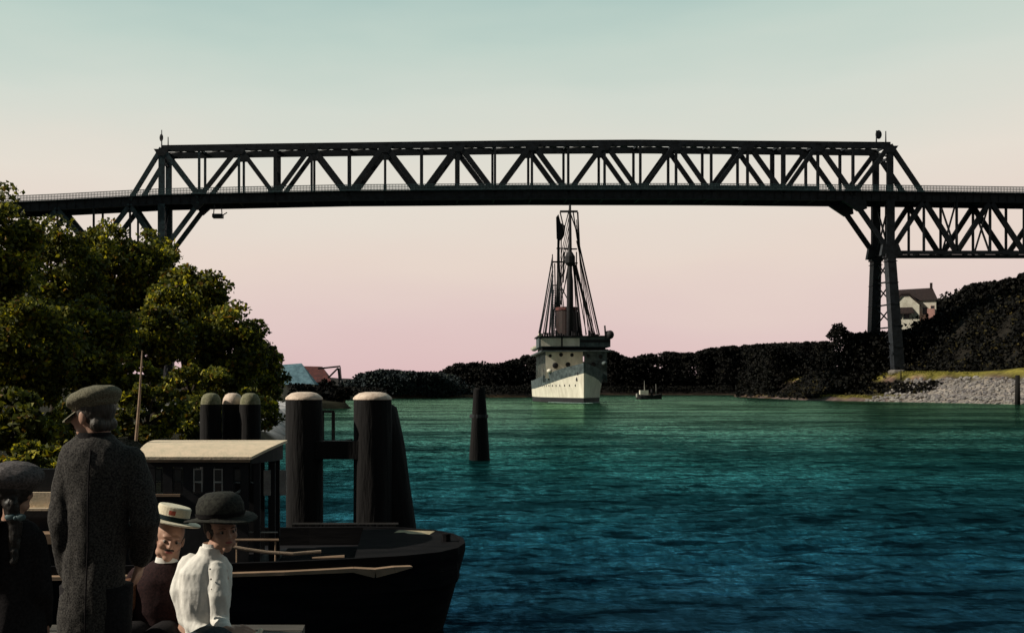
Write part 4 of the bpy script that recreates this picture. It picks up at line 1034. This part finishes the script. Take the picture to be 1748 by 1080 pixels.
    # arched roof with a rounded front
    rf = MB(); rows = []; hw_ = (y1-y0)/2+.14; yc = (y0+y1)/2; zr = P(0,750,yc).z-.01
    for th in (0, -.035):
        for X, sh in ((xa-.02,0),(xb-.6,0),(xb-.2,0),(xb+.02,1)):
            row = []
            for a_ in np.linspace(-1,1,17):
                z = ze + (zr-ze)*(1-abs(a_)**2.2) + th; row.append((X + (.34*(1-a_*a_) if sh else 0), yc+a_*hw_, z))
            rows.append(row)
    rf.grid(rows[:4]); rf.grid(rows[4:]); rf.grid([rows[3],rows[7]]); rf.grid([rows[0],rows[4]])
    rf.grid([[r_[0] for r_ in rows[:4]],[r_[0] for r_ in rows[4:]]]); rf.grid([[r_[-1] for r_ in rows[:4]],[r_[-1] for r_ in rows[4:]]])
    rf.build('roof', M['cream'], t, smooth=False)
    fr = MB(); poly = [(yc+a_*(hw_-.05), ze+(zr-ze)*(1-abs(a_)**2.2)-.04) for a_ in np.linspace(-1,1,13)]
    n = len(poly); vs = [(xb+.02-.04+.32*(1-((y_-yc)/hw_)**2), y_, z_) for y_, z_ in poly]+[(xb+.02-.04+.32*(1-((y_-yc)/hw_)**2), y_, ze-.09) for y_, z_ in poly]
    fr.add(vs, [(i,i+1,n+i+1,n+i) for i in range(n-1)]); fr.build('roof_front', M['cabin'], t)
    ev = MB(); ev.box((xa,yc-hw_+.02,ze-.07),(xb,yc-hw_+.05,ze-.001)); ev.build('eave_trim', M['trim'], t)
    # front: posts, with pale strips standing in for daylight seen between them
    for y_ in (y0+.08, yc-.25, yc+.3, y1-.08):
        X = xb+.28*(1-((y_-yc)/hw_)**2)-.06; MB().box((X-.04,y_-.035,.75),(X+.04,y_+.035,ze-.06)).build('front_post', M['cabin'], t)
    for (xp, Yp) in ((456,12.95),(483,13.45)):
        a_ = P(xp,802,Yp); b_ = P(xp,845,Yp); MB().box((a_.x-.045,Yp-.012,b_.z),(a_.x+.045,Yp+.012,a_.z)).build('light_gap_strip', M['brass'], t)
    MB().box((xb-.35,y0+.2,.8),(xb-.3,y1-.2,P(0,846,12.9).z)).build('front_panel', M['cabin'], t)
    # hood and engine casing in front of the cabin
    eb = MB(); eb.box((xb+.3,12.75,.7),(-.6,13.9,.92)); eb.build('fore_hatch', M['hullblack'], t)
    hr = MB(); hr.tube([P(398,921,12.3),P(476,921,12.3)], .018, 6); hr.tube([P(404,921,12.3),(P(404,0,12.3).x,12.3,.7)], .012, 6); hr.tube([P(470,921,12.3),(P(470,0,12.3).x,12.3,.7)], .012, 6); hr.build('handrail', M['trim'], t)
    hr = MB(); hr.tube([P(396,908,12.6),P(474,908,12.6)], .009, 6); hr.build('handrail', M['brass'], t)
    # aft coaming and bench
    a_, b_ = P(40,840,12.5), P(106,870,12.5); MB().box((-6.6,12.5,b_.z+.035),(xa-.35,12.56,a_.z)).build('aft_coaming', M['cream'], t)
    MB().box((-6.6,12.42,b_.z),(xa-.35,12.56,b_.z+.032)).build('coaming_ledge', M['cream'], t)
    a_, b_ = P(60,905,12.3), P(106,926,12.3); MB().box((-6.6,12.2,b_.z),(xa-.5,12.48,a_.z-.03)).build('aft_bench', M['trim'], t)
    MB().box((-6.6,12.6,.7),(xa+.1,12.66,b_.z+.9)).build('aft_side', M['cabin'], t)
    MB().tube([P(232,752,13.0),P(238,680,13.0),P(243,598,13.0)], [.022,.018,.010], 6).build('flag_staff', M['trim'], t)
    return t
launch()
tag(MB().tube([P(388,931,12.0),P(420,937,12.0),P(455,942,12.02),P(500,945,12.05),P(520,943,12.1),P(548,941,12.15)], .022, 8).build('mooring_rope', M['rope'], origin=P(450,940,12.0)), 'pale mooring rope sagging along the side of the launch', 'rope')
tag(MB().tube([P(533,952,12.2),P(560,951,12.2),P(588,950,12.2)], [.012,.02,.026], 8).build('boat_hook', M['trim'], origin=P(560,951,12.2)), 'short reddish boat hook lying on the bow of the launch', 'boat hook')

# ------------------------------------------------------------------ quay and bench
QZ = 1.40
q = MB()
for k in range(46): q.box((-14+.0,-2.9+k*.2,QZ-.08),(8,-2.9+k*.2+.188,QZ))
q.box((-14,6.06,QZ-.35),(8,6.28,QZ-.085)); 
for X in np.arange(-13,8,3.0): q.box((X-.12,-2.5,QZ-.4),(X+.12,6.0,QZ-.085)); q.tube([(X,5.9,-2),(X,5.9,QZ-.4)], .15, 10)
tag(q.build('quay', M['quay']), kind='structure')
bn = thing('bench', (-1.1,5.25,QZ), 'plain dark bench on the quay under the seated pair', 'bench')
sb = MB()
for k in range(3): sb.box((-1.95,5.02+k*.15,QZ+.41),(-.55,5.15+k*.15,QZ+.45))
sb.build('seat', M['quay'], bn)
for X in (-1.8,-.7):
    MB().box((X-.03,5.05,QZ),(X+.03,5.43,QZ+.408)).build('leg', M['quay'], bn)

# ------------------------------------------------------------------ people
def frame(d, roll=0.0):
    """columns: right, forward, up for something facing d"""
    f = Vector(d).normalized(); up = Vector((0,0,1)); r = f.cross(up).normalized(); u = r.cross(f)
    Mx = Matrix((r,f,u)).transposed()
    return Mx @ Matrix.Rotation(roll,3,'Y')
def add_head(mb, c, Rm, s=1.0):
    def e(p, r): mb.ell(c + Rm @ (Vector(p)*s), tuple(v*s for v in r), Rm, 20, 14)
    e((0,-.012,.030),(.074,.094,.086)); e((0,.018,-.030),(.060,.074,.078)); e((0,.060,-.088),(.026,.024,.022))
    e((0,.088,-.012),(.0105,.016,.026)); e((0,.099,-.024),(.014,.014,.011)); e((0,.072,.024),(.047,.018,.011))
    for sx in (-1,1):
        e((sx*.036,.058,-.024),(.024,.026,.022)); e((sx*.072,-.006,-.012),(.010,.019,.031)); e((sx*.042,.020,-.072),(.020,.034,.024))
    e((0,.082,-.052),(.021,.012,.013))
def face_parts(body, c, Rm, s=1.0, hair='hair', brow=True):
    for sx in (-1,1):
        q = c + Rm @ (Vector((sx*.030,.0745,.000))*s)
        ey = MB().ell(q, .0100*s, None, 10, 8).build('eye', M['eyewhite'], body, smooth=True)
    ir = MB()
    for sx in (-1,1): ir.ell(c + Rm @ (Vector((sx*.030,.0845,.000))*s), (.0062*s,)*3, None, 8, 6)
    ir.build('iris', M['iris'], body, smooth=True)
    br = MB()
    for sx in (-1,1): br.tube([c+Rm@(Vector((sx*.013,.090,.019))*s), c+Rm@(Vector((sx*.030,.088,.024))*s), c+Rm@(Vector((sx*.050,.070,.018))*s)], [.0018*s,.0026*s,.0012*s], 6)
    if brow: br.build('eyebrow', M[hair], body, smooth=True)
    MB().ell(c+Rm@(Vector((0,.0925,-.0515))*s), (.020*s,.006*s,.0062*s), Rm, 12, 8).build('lips', M['lips'], body, smooth=True)
def add_hand(mb, wrist, d, nrm, curl=.5, s=1.0, thumb=1):
    """palm, four bent fingers and a thumb from the side of the palm. d: along the hand; nrm: back of the hand"""
    d = Vector(d).normalized(); nrm = Vector(nrm); nrm = (nrm - d*nrm.dot(d)).normalized(); side = d.cross(nrm)*thumb
    w = Vector(wrist)
    mb.capsule([w-d*.02, w+d*.02*s], [.024*s,.024*s], 10)
    for k in range(4):
        o = (k-1.5)*.019*s; mb.capsule([w+d*.012*s+side*o*.6, w+d*.088*s+side*o*1.05], [.0145*s,.0115*s], 8)
    for k, ln in enumerate((.070,.080,.075,.058)):
        o = (1.5-k)*.0200*s; p0 = w+d*.090*s+side*o; dd = d; pts = [p0]; L = [ln*.45, ln*.32, ln*.26]
        for j in range(3):
            ang = curl*(.55+.35*j) + .06*k
            v = (d*math.cos(ang)-nrm*math.sin(ang)).normalized(); pts.append(pts[-1]+v*L[j]*s)
        mb.capsule(pts, [.0098*s,.0092*s,.0084*s,.0072*s], 8)
    b = w+d*.030*s+side*.030*s; t1 = b+(d*.75+side*.75-nrm*.3).normalized()*.036*s; t2 = t1+(d*.95+side*.15-nrm*.35).normalized()*.030*s
    mb.capsule([b,t1,t2],[.0125*s,.0105*s,.0088*s], 8)

def standing_man():
    Y = 4.6
    def q(x,y,dy=0): v = P(x,y,Y); return Vector((v.x, Y+dy, v.z))
    t = thing('person', (q(165,700).x, Y, QZ), 'standing man seen from behind in a grey tweed coat and flat cap', 'person')
    hc = q(158,708); Rm = frame((-.90,.42,-.05)); s = 1.06
    b = MB(); add_head(b, hc, Rm, s)
    b.capsule([hc+Vector((.012,0,-.05)), q(167,752)], [.060,.066], 16)
    b.loft([(q(166,756),.10,.07),(q(166,790),.13,.09),(q(166,860),.12,.09),(q(164,960),.11,.09),(q(163,1010),.12,.095)], 20)
    sh = (q(121,783), q(222,785)); el_ = (q(110,885,-.05), q(254,884,-.03)); wr = (q(113,985,.02), q(226,968,.14))
    for i in (0,1): b.capsule([sh[i], el_[i], wr[i]], [.045,.036,.027], 12)
    add_hand(b, wr[0], (0.05,.15,-1), (-1,.1,0), .5, 1.0, 1); add_hand(b, wr[1], (-.3,.3,-.9), (.8,-.3,0), .4, 1.0, -1)
    for sx, x in ((-1,140),(1,192)):
        b.capsule([q(x,1020), (q(x,0).x, Y+.02, QZ+.48), (q(x,0).x, Y-.02, QZ+.08)], [.085,.060,.042], 12)
        b.capsule([(q(x,0).x, Y-.03, QZ+.06),(q(x,0).x-.03, Y+.16, QZ+.045)], [.045,.038], 12)
    body = b.build('body', M['skin'], t); remesh(body, .006, 2)
    face_parts(body, hc, Rm, s, 'greyhair')
    # short grey hair under the cap
    h = MB(); h.ell(hc+Rm@Vector((0,-.020,.030)), (.084,.098,.090), Rm, 24, 16); h.capsule([hc+Rm@Vector((-.045,-.066,-.045)), hc+Rm@Vector((.045,-.066,-.045))], .034, 12)
    hr = h.build('hair', M['greyhair'], t); remesh(hr, .006, 3, .0015, 60, (1,1,.3))
    # coat
    c = MB()
    c.loft([(q(165,742),.075,.075),(q(165,752),.115,.095),(q(166,766),.165,.115),(q(168,790),.172,.130),(q(168,850),.158,.135),(q(167,915),.142,.130),(q(161,975),.142,.136),(q(157,1040),.146,.142),(q(155,1100),.150,.146),(q(155,1130),.152,.146)], 28)
    sl = [[q(122,779),q(112,830,-.02),el_[0]+Vector((0,0,0)),wr[0]+Vector((0,0,.03))],[q(222,782),q(242,835,-.02),el_[1],wr[1]+Vector((0,0,.03))]]
    c.capsule(sl[0], [.066,.064,.060,.050], 16); c.capsule(sl[1], [.066,.066,.064,.054], 16)
    co = c.build('coat', M['tweed'], t); remesh(co, .009, 4, -.012, 7, (1,1,.5))
    cl = MB()
    for k in range(15):
        a = math.pi*(.0+ k/14*2); 
    cl.loft([(q(163,754),.085,.085),(q(162,744),.080,.082),(q(161,737),.074,.078)], 24, cap=False)
    cl.build('collar', M['black'], t, smooth=True)
    # back seam and half belt
    sm = MB(); sm.tube([q(168,765,-.118),q(168,800,-.140),q(167,860,-.145),q(166,930,-.139),q(164,1000,-.15),q(163,1100,-.158)], .004, 6); sm.build('back_seam', M['black'], co, smooth=True)
    for x, in ((140,),(190,)):
        l = MB(); l.loft([((q(x,0).x,Y,QZ+.84),.10,.11),((q(x,0).x,Y,QZ+.5),.088,.095),((q(x,0).x,Y-.01,QZ+.09),.075,.09)], 18); l.build('trouser_leg', M['black'], t, smooth=True)
        MB().ell((q(x,0).x-.015,Y+.07,QZ+.05), (.052,.145,.05)).build('shoe', M['black'], t, smooth=True)
    # flat cap with visor
    k = MB(); cc = hc+Rm@Vector((0,-.008,.072)); tilt = Rm @ Matrix.Rotation(-.20,3,'X')
    k.ell(cc+tilt@Vector((0,-.006,.006)), (.118,.138,.052), tilt, 28, 14); k.ell(cc+tilt@Vector((0,-.01,-.022)), (.096,.112,.040), tilt, 28, 14)
    cp = k.build('cap', M['cap_tweed'], t); remesh(cp, .006, 4, .0028, 16)
    v = MB(); rows = []
    for r_ in (.085,.12,.152):
        rows.append([cc+tilt@Vector((math.sin(a)*r_*.85, math.cos(a)*r_*1.12, -.028-(r_-.085)*.55-abs(a)**2*.010)) for a in np.linspace(-1.0,1.0,13)])
    rows2 = [[p_-Vector((0,0,.007)) for p_ in r_] for r_ in rows]
    v.grid(rows); v.grid(rows2); v.grid([rows[-1],rows2[-1]]); v.build('visor', M['cap_tweed'], cp, smooth=True)
standing_man()

def boater_man():
    Y = 5.18
    def q(x,y,dy=0): v = P(x,y,Y); return Vector((v.x, Y+dy, v.z))
    t = thing('person', (q(270,0).x, Y, QZ), 'seated man in a pale straw boater hat and dark maroon coat', 'person')
    hc = q(291,917,-.02); Rm = frame((.30,-.94,-.12), R(-10)); s = 1.0
    b = MB(); add_head(b, hc, Rm, s); b.capsule([hc+Vector((0,.01,-.05)), q(284,962)], [.055,.058], 14)
    b.loft([(q(280,968),.11,.08),(q(276,1000),.15,.10),(q(272,1060),.14,.10),(q(270,1085),.15,.11)], 20)
    sh = (q(236,985), q(318,990)); el_ = (q(214,1055,-.04), q(330,1065,-.08)); wr = (q(240,1092,-.25), q(300,1092,-.28))
    for i in (0,1): b.capsule([sh[i],el_[i],wr[i]],[.045,.036,.027],12)
    add_hand(b, wr[0], (.4,-.8,-.1),(0,0,1),.6,1,1); add_hand(b, wr[1], (-.5,-.8,-.1),(0,0,1),.6,1,-1)
    for x, x2 in ((250,245),(292,300)):
        kn = Vector((q(x2,0).x, Y-.44, QZ+.50)); b.capsule([q(x,1085), kn, (kn.x,kn.y-.02,QZ+.08)],[.08,.058,.040],12); b.capsule([(kn.x,kn.y,QZ+.05),(kn.x,kn.y-.18,QZ+.04)],[.042,.036],10)
    body = b.build('body', M['skin'], t); remesh(body, .0055, 2); face_parts(body, hc, Rm, s, brow=False)
    h = MB(); h.ell(hc+Rm@Vector((0,-.026,.022)),(.081,.088,.088),Rm,22,14); remesh(h.build('hair',M['hair'],t),.007,2,.001,60)
    ms = MB(); ms.capsule([hc+Rm@Vector((-.022,.088,-.042)),hc+Rm@Vector((0,.094,-.038)),hc+Rm@Vector((.022,.088,-.042))],[.004,.0065,.004],8); ms.build('moustache',M['hair'],t,smooth=True)
    c = MB(); c.loft([(q(284,958),.075,.072),(q(282,968),.12,.09),(q(278,985),.155,.115),(q(274,1020),.158,.13),(q(272,1060),.150,.13),(q(270,1100),.165,.15)],26)
    c.capsule([q(238,984),el_[0],wr[0]+Vector((0,.05,.0))],[.062,.055,.045],16); c.capsule([q(316,988),el_[1],wr[1]+Vector((0,.05,0))],[.062,.055,.045],16)
    remesh(c.build('coat',M['maroon'],t),.009,4,.005,7)
    sl = MB(); sl.capsule([q(228,1000,-.05),q(212,1048,-.10),q(214,1095,-.18)],[.058,.062,.06],14); remesh(sl.build('lit_sleeve',M['brown'],t),.009,3,.004,8)  # sleeve layer over the coat arm; sunlight on it put into the brown
    MB().loft([(q(285,957,-.01),.060,.062),(q(286,948,-.01),.056,.058)],20,cap=False).build('collar',M['blouse'],t,smooth=True)
    for x in (245,300): 
        kx = q(x,0).x; MB().loft([((kx,Y-.44,QZ+.54),.085,.08),((kx,Y-.45,QZ+.3),.07,.075),((kx,Y-.46,QZ+.08),.06,.07)],16).build('trouser_leg',M['black'],t,smooth=True)
        MB().tube([q(x if x<260 else 292,1085),(kx,Y-.44,QZ+.52)],[.10,.082],14).build('trouser_thigh',M['black'],t,smooth=True)
        MB().ell((kx,Y-.55,QZ+.05),(.048,.14,.045)).build('shoe',M['black'],t,smooth=True)
    # boater
    hf = hc+Rm@Vector((.004,-.008,.088)); T_ = Rm @ Matrix.Rotation(R(6),3,'X') @ Matrix.Rotation(R(-3),3,'Y')
    H = MB()
    def ring(r,z,e=1.06): return [hf+T_@Vector((r*math.cos(a),r*e*math.sin(a),z)) for a in np.linspace(0,2*math.pi,32,endpoint=False)]
    H.grid([ring(.086,0),ring(.150,-.002),ring(.152,.002),ring(.150,.006),ring(.088,.008),ring(.086,.078),ring(.080,.084),ring(.04,.086),ring(.001,.086)],close=True)
    ht = H.build('boater_hat',M['straw'],t,smooth=False)
    Bd = MB(); Bd.grid([ring(.0885,.0085),ring(.0885,.034)],close=True); Bd.build('hat_band',M['ribbon'],ht,smooth=True)
    a0 = -1.4; em = MB(); em.grid([[hf+T_@Vector((.0878*math.cos(a),.0878*1.06*math.sin(a),z)) for a in np.linspace(1.15,1.55,6)] for z in (.042,.064)]); em.build('red_badge',M['redmark'],ht)
boater_man()

def woman():
    Y = 5.0
    def q(x,y,dy=0): v = P(x,y,Y); return Vector((v.x, Y+dy, v.z))
    t = thing('person', (q(350,0).x, Y, QZ), 'seated woman in a white high necked blouse and dark brimmed hat', 'person')
    hc = q(379,903,0); Rm = frame((.52,-.84,-.06), R(3)); s = .97
    b = MB(); add_head(b, hc, Rm, s); b.capsule([hc+Vector((-.006,.012,-.05)), q(362,945,.01)], [.048,.048], 14)
    b.loft([(q(354,955),.09,.07),(q(350,985),.13,.09),(q(348,1040),.105,.085),(q(346,1085),.14,.11)],20)
    el_ = (q(322,1052,-.02), q(382,1050,-.10)); wr = (q(392,1078,-.20), q(402,1058,-.23)); sh = (q(318,972,.02), q(378,970,-.05))
    for i in (0,1): b.capsule([sh[i],el_[i],wr[i]],[.040,.032,.024],12)
    add_hand(b, wr[1]+Vector((.004,0,.002)), (.96,-.25,.02),(0.0,-.45,.9),.75,.95,-1); add_hand(b, wr[0], (.9,-.4,.0),(0,0,1),.7,.9,-1)
    for x2 in (400,425):
        kn = Vector((q(x2,0).x, Y-.42, QZ+.50)); b.capsule([q(350,1085), kn, (kn.x,kn.y,QZ+.08)],[.08,.055,.036],12); b.capsule([(kn.x,kn.y,QZ+.05),(kn.x+.03,kn.y-.16,QZ+.04)],[.038,.03],10)
    body = b.build('body', M['skin'], t); remesh(body,.005,2); face_parts(body, hc, Rm, s)
    h = MB(); h.ell(hc+Rm@Vector((0,-.030,.016)),(.084,.088,.092),Rm,22,14); h.ell(hc+Rm@Vector((0,-.10,-.02)),(.05,.045,.05),Rm,16,10)
    remesh(h.build('hair',M['hair'],t),.006,3,.0018,50)
    c = MB()
    Rt = frame((.62,-.75,0))
    c.loft([(q(361,932,.0),.058,.056),(q(359,944),.062,.062),(q(356,954),.100,.080),(q(352,972),.142,.102),(q(351,1000,-.01),.140,.118),(q(351,1035,-.015),.122,.112),(q(349,1062,-.01),.108,.100),(q(348,1090),.116,.108)],26,rot=Rt)
    c.capsule([q(322,966,.02),q(312,1008,.0),el_[0],q(360,1070,-.14)],[.062,.064,.056,.040],16)
    c.capsule([q(374,968,-.06),q(380,1010,-.10),el_[1],q(394,1058,-.20)],[.052,.055,.048,.034],16)
    remesh(c.build('blouse',M['blouse'],t),.006,4,-.0065,13,(1,1,.45))
    MB().loft([(q(362,938,.0),.055,.054),(q(364,926,.0),.052,.051)],22,cap=False).build('collar',M['blouse'],t,smooth=True)
    sk_ = MB(); kx = q(412,0).x
    sk_.loft([(q(348,1082),.108,.100),(q(350,1100,-.02),.16,.15)],24); sk_.capsule([q(352,1112),(kx-.05,Y-.40,QZ+.52)],[.14,.11],16); sk_.capsule([(kx-.05,Y-.40,QZ+.50),(kx,Y-.45,QZ+.14)],[.13,.17],16)
    remesh(sk_.build('skirt',M['skirt'],t),.012,4,.010,5,(1,1,.4))
    hf = hc+Rm@Vector((0,-.014,.060)); T_ = Rm @ Matrix.Rotation(R(5),3,'X')
    H = MB()
    def ring(r,z,e=1.05,wv=0): return [hf+T_@Vector((r*math.cos(a),r*e*math.sin(a),z+wv*math.sin(2*a+.6))) for a in np.linspace(0,2*math.pi,40,endpoint=False)]
    H.grid([ring(.085,-.004),ring(.178,-.014,1.05,.012),ring(.186,-.008,1.05,.012),ring(.178,-.002,1.05,.012),ring(.112,.004),ring(.122,.03),ring(.120,.066),ring(.104,.102),ring(.07,.124),ring(.001,.132)],close=True)
    ht = H.build('brimmed_hat',M['felt'],t,smooth=True)
    Bd = MB(); Bd.grid([ring(.1225,.010),ring(.1285,.030)],close=True); Bd.build('hat_band',M['black'],ht,smooth=True)
    bt = MB()
    for k in range(5): bt.ell(c_ := q(368+k*1.2,962+k*17,-.142+.004*k), .005, None, 8, 6)
    bt.build('blouse_button', M['eyewhite'], t, smooth=True)
    gl = MB(); p_ = q(446,1058,-.22); gl.capsule([q(440,1068,-.27),q(452,1062,-.27),q(458,1054,-.25)],[.012,.018,.010],10); o = gl.build('glove',M['straw'],t); remesh(o,.005,2,.003,50)
woman()

def girl():
    Y = 4.3
    def q(x,y,dy=0): v = P(x,y,Y); return Vector((v.x, Y+dy, v.z))
    t = thing('person', (q(15,0).x, Y, QZ), 'girl at the left edge in a round grey cap and black coat, seen from behind', 'person')
    hc = q(24,835,0); Rm = frame((.10,.99,-.10)); s = .98
    b = MB(); add_head(b, hc, Rm, s); b.capsule([hc+Vector((0,0,-.05)), q(20,892)],[.045,.048],14)
    b.loft([(q(16,900),.09,.07),(q(16,940),.12,.085),(q(16,1010),.11,.08),(q(16,1070),.12,.09)],20)
    sh = (q(-30,920), q(58,920)); el_ = (q(-42,1010,-.03), q(72,1010,-.01)); wr = (q(-30,1090,.08), q(62,1085,.10))
    for i in (0,1): b.capsule([sh[i],el_[i],wr[i]],[.036,.030,.023],12)
    add_hand(b, wr[0],(0,.2,-1),(-1,0,0),.5,.9,1); add_hand(b, wr[1],(0,.2,-1),(1,0,0),.5,.9,-1)
    for x in (0,32): b.capsule([q(x,1075),(q(x,0).x,Y,QZ+.4),(q(x,0).x,Y,QZ+.07)],[.07,.05,.036],12); b.capsule([(q(x,0).x,Y,QZ+.05),(q(x,0).x,Y+.15,QZ+.035)],[.036,.03],10)
    body = b.build('body',M['skin'],t); remesh(body,.006,2); face_parts(body,hc,Rm,s)
    h = MB(); h.ell(hc+Rm@Vector((0,-.022,.015)),(.088,.098,.094),Rm,22,14)
    h.capsule([hc+Rm@Vector((-.05,-.07,-.05)), q(4,900,-.10), q(2,960,-.13), q(4,1000,-.13)],[.036,.032,.028,.014],12)
    h.capsule([hc+Rm@Vector((.03,-.08,-.05)), q(40,898,-.09), q(42,950,-.12)],[.036,.030,.016],12)
    remesh(h.build('hair',M['hair'],t),.006,3,-.006,30)
    bw = MB(); c0 = q(44,878,-.115); bw.ell(c0+Vector((-.022,0,.004)),(.024,.010,.015)); bw.ell(c0+Vector((.022,0,.004)),(.024,.010,.015)); bw.ell(c0,(.009,.012,.010)); bw.build('hair_bow',M['rail'],t,smooth=True)
    k = MB(); T_ = Rm@Matrix.Rotation(.12,3,'X'); k.ell(hc+T_@Vector((0,-.012,.058)),(.132,.135,.066),T_,28,14); k.ell(hc+T_@Vector((0,-.008,.02)),(.098,.106,.04),T_,28,12)
    cp = k.build('cap',M['greyfelt'],t); remesh(cp,.007,4,.003,14)
    c = MB(); c.loft([(q(18,886),.062,.062),(q(18,897),.105,.085),(q(17,915),.140,.10),(q(16,960),.138,.105),(q(16,1010),.128,.10),(q(16,1060),.15,.12),(q(16,1130),.19,.16),(q(16,1200),.22,.19)],26)
    c.capsule([sh[0],el_[0],wr[0]+Vector((0,0,.03))],[.052,.046,.038],14); c.capsule([sh[1],el_[1],wr[1]+Vector((0,0,.03))],[.052,.046,.038],14)
    remesh(c.build('coat',M['black'],t),.009,4,.006,7,(1,1,.4))
    for x in (0,32): MB().ell((q(x,0).x,Y+.06,QZ+.045),(.042,.12,.042)).build('shoe',M['black'],t,smooth=True)
girl()
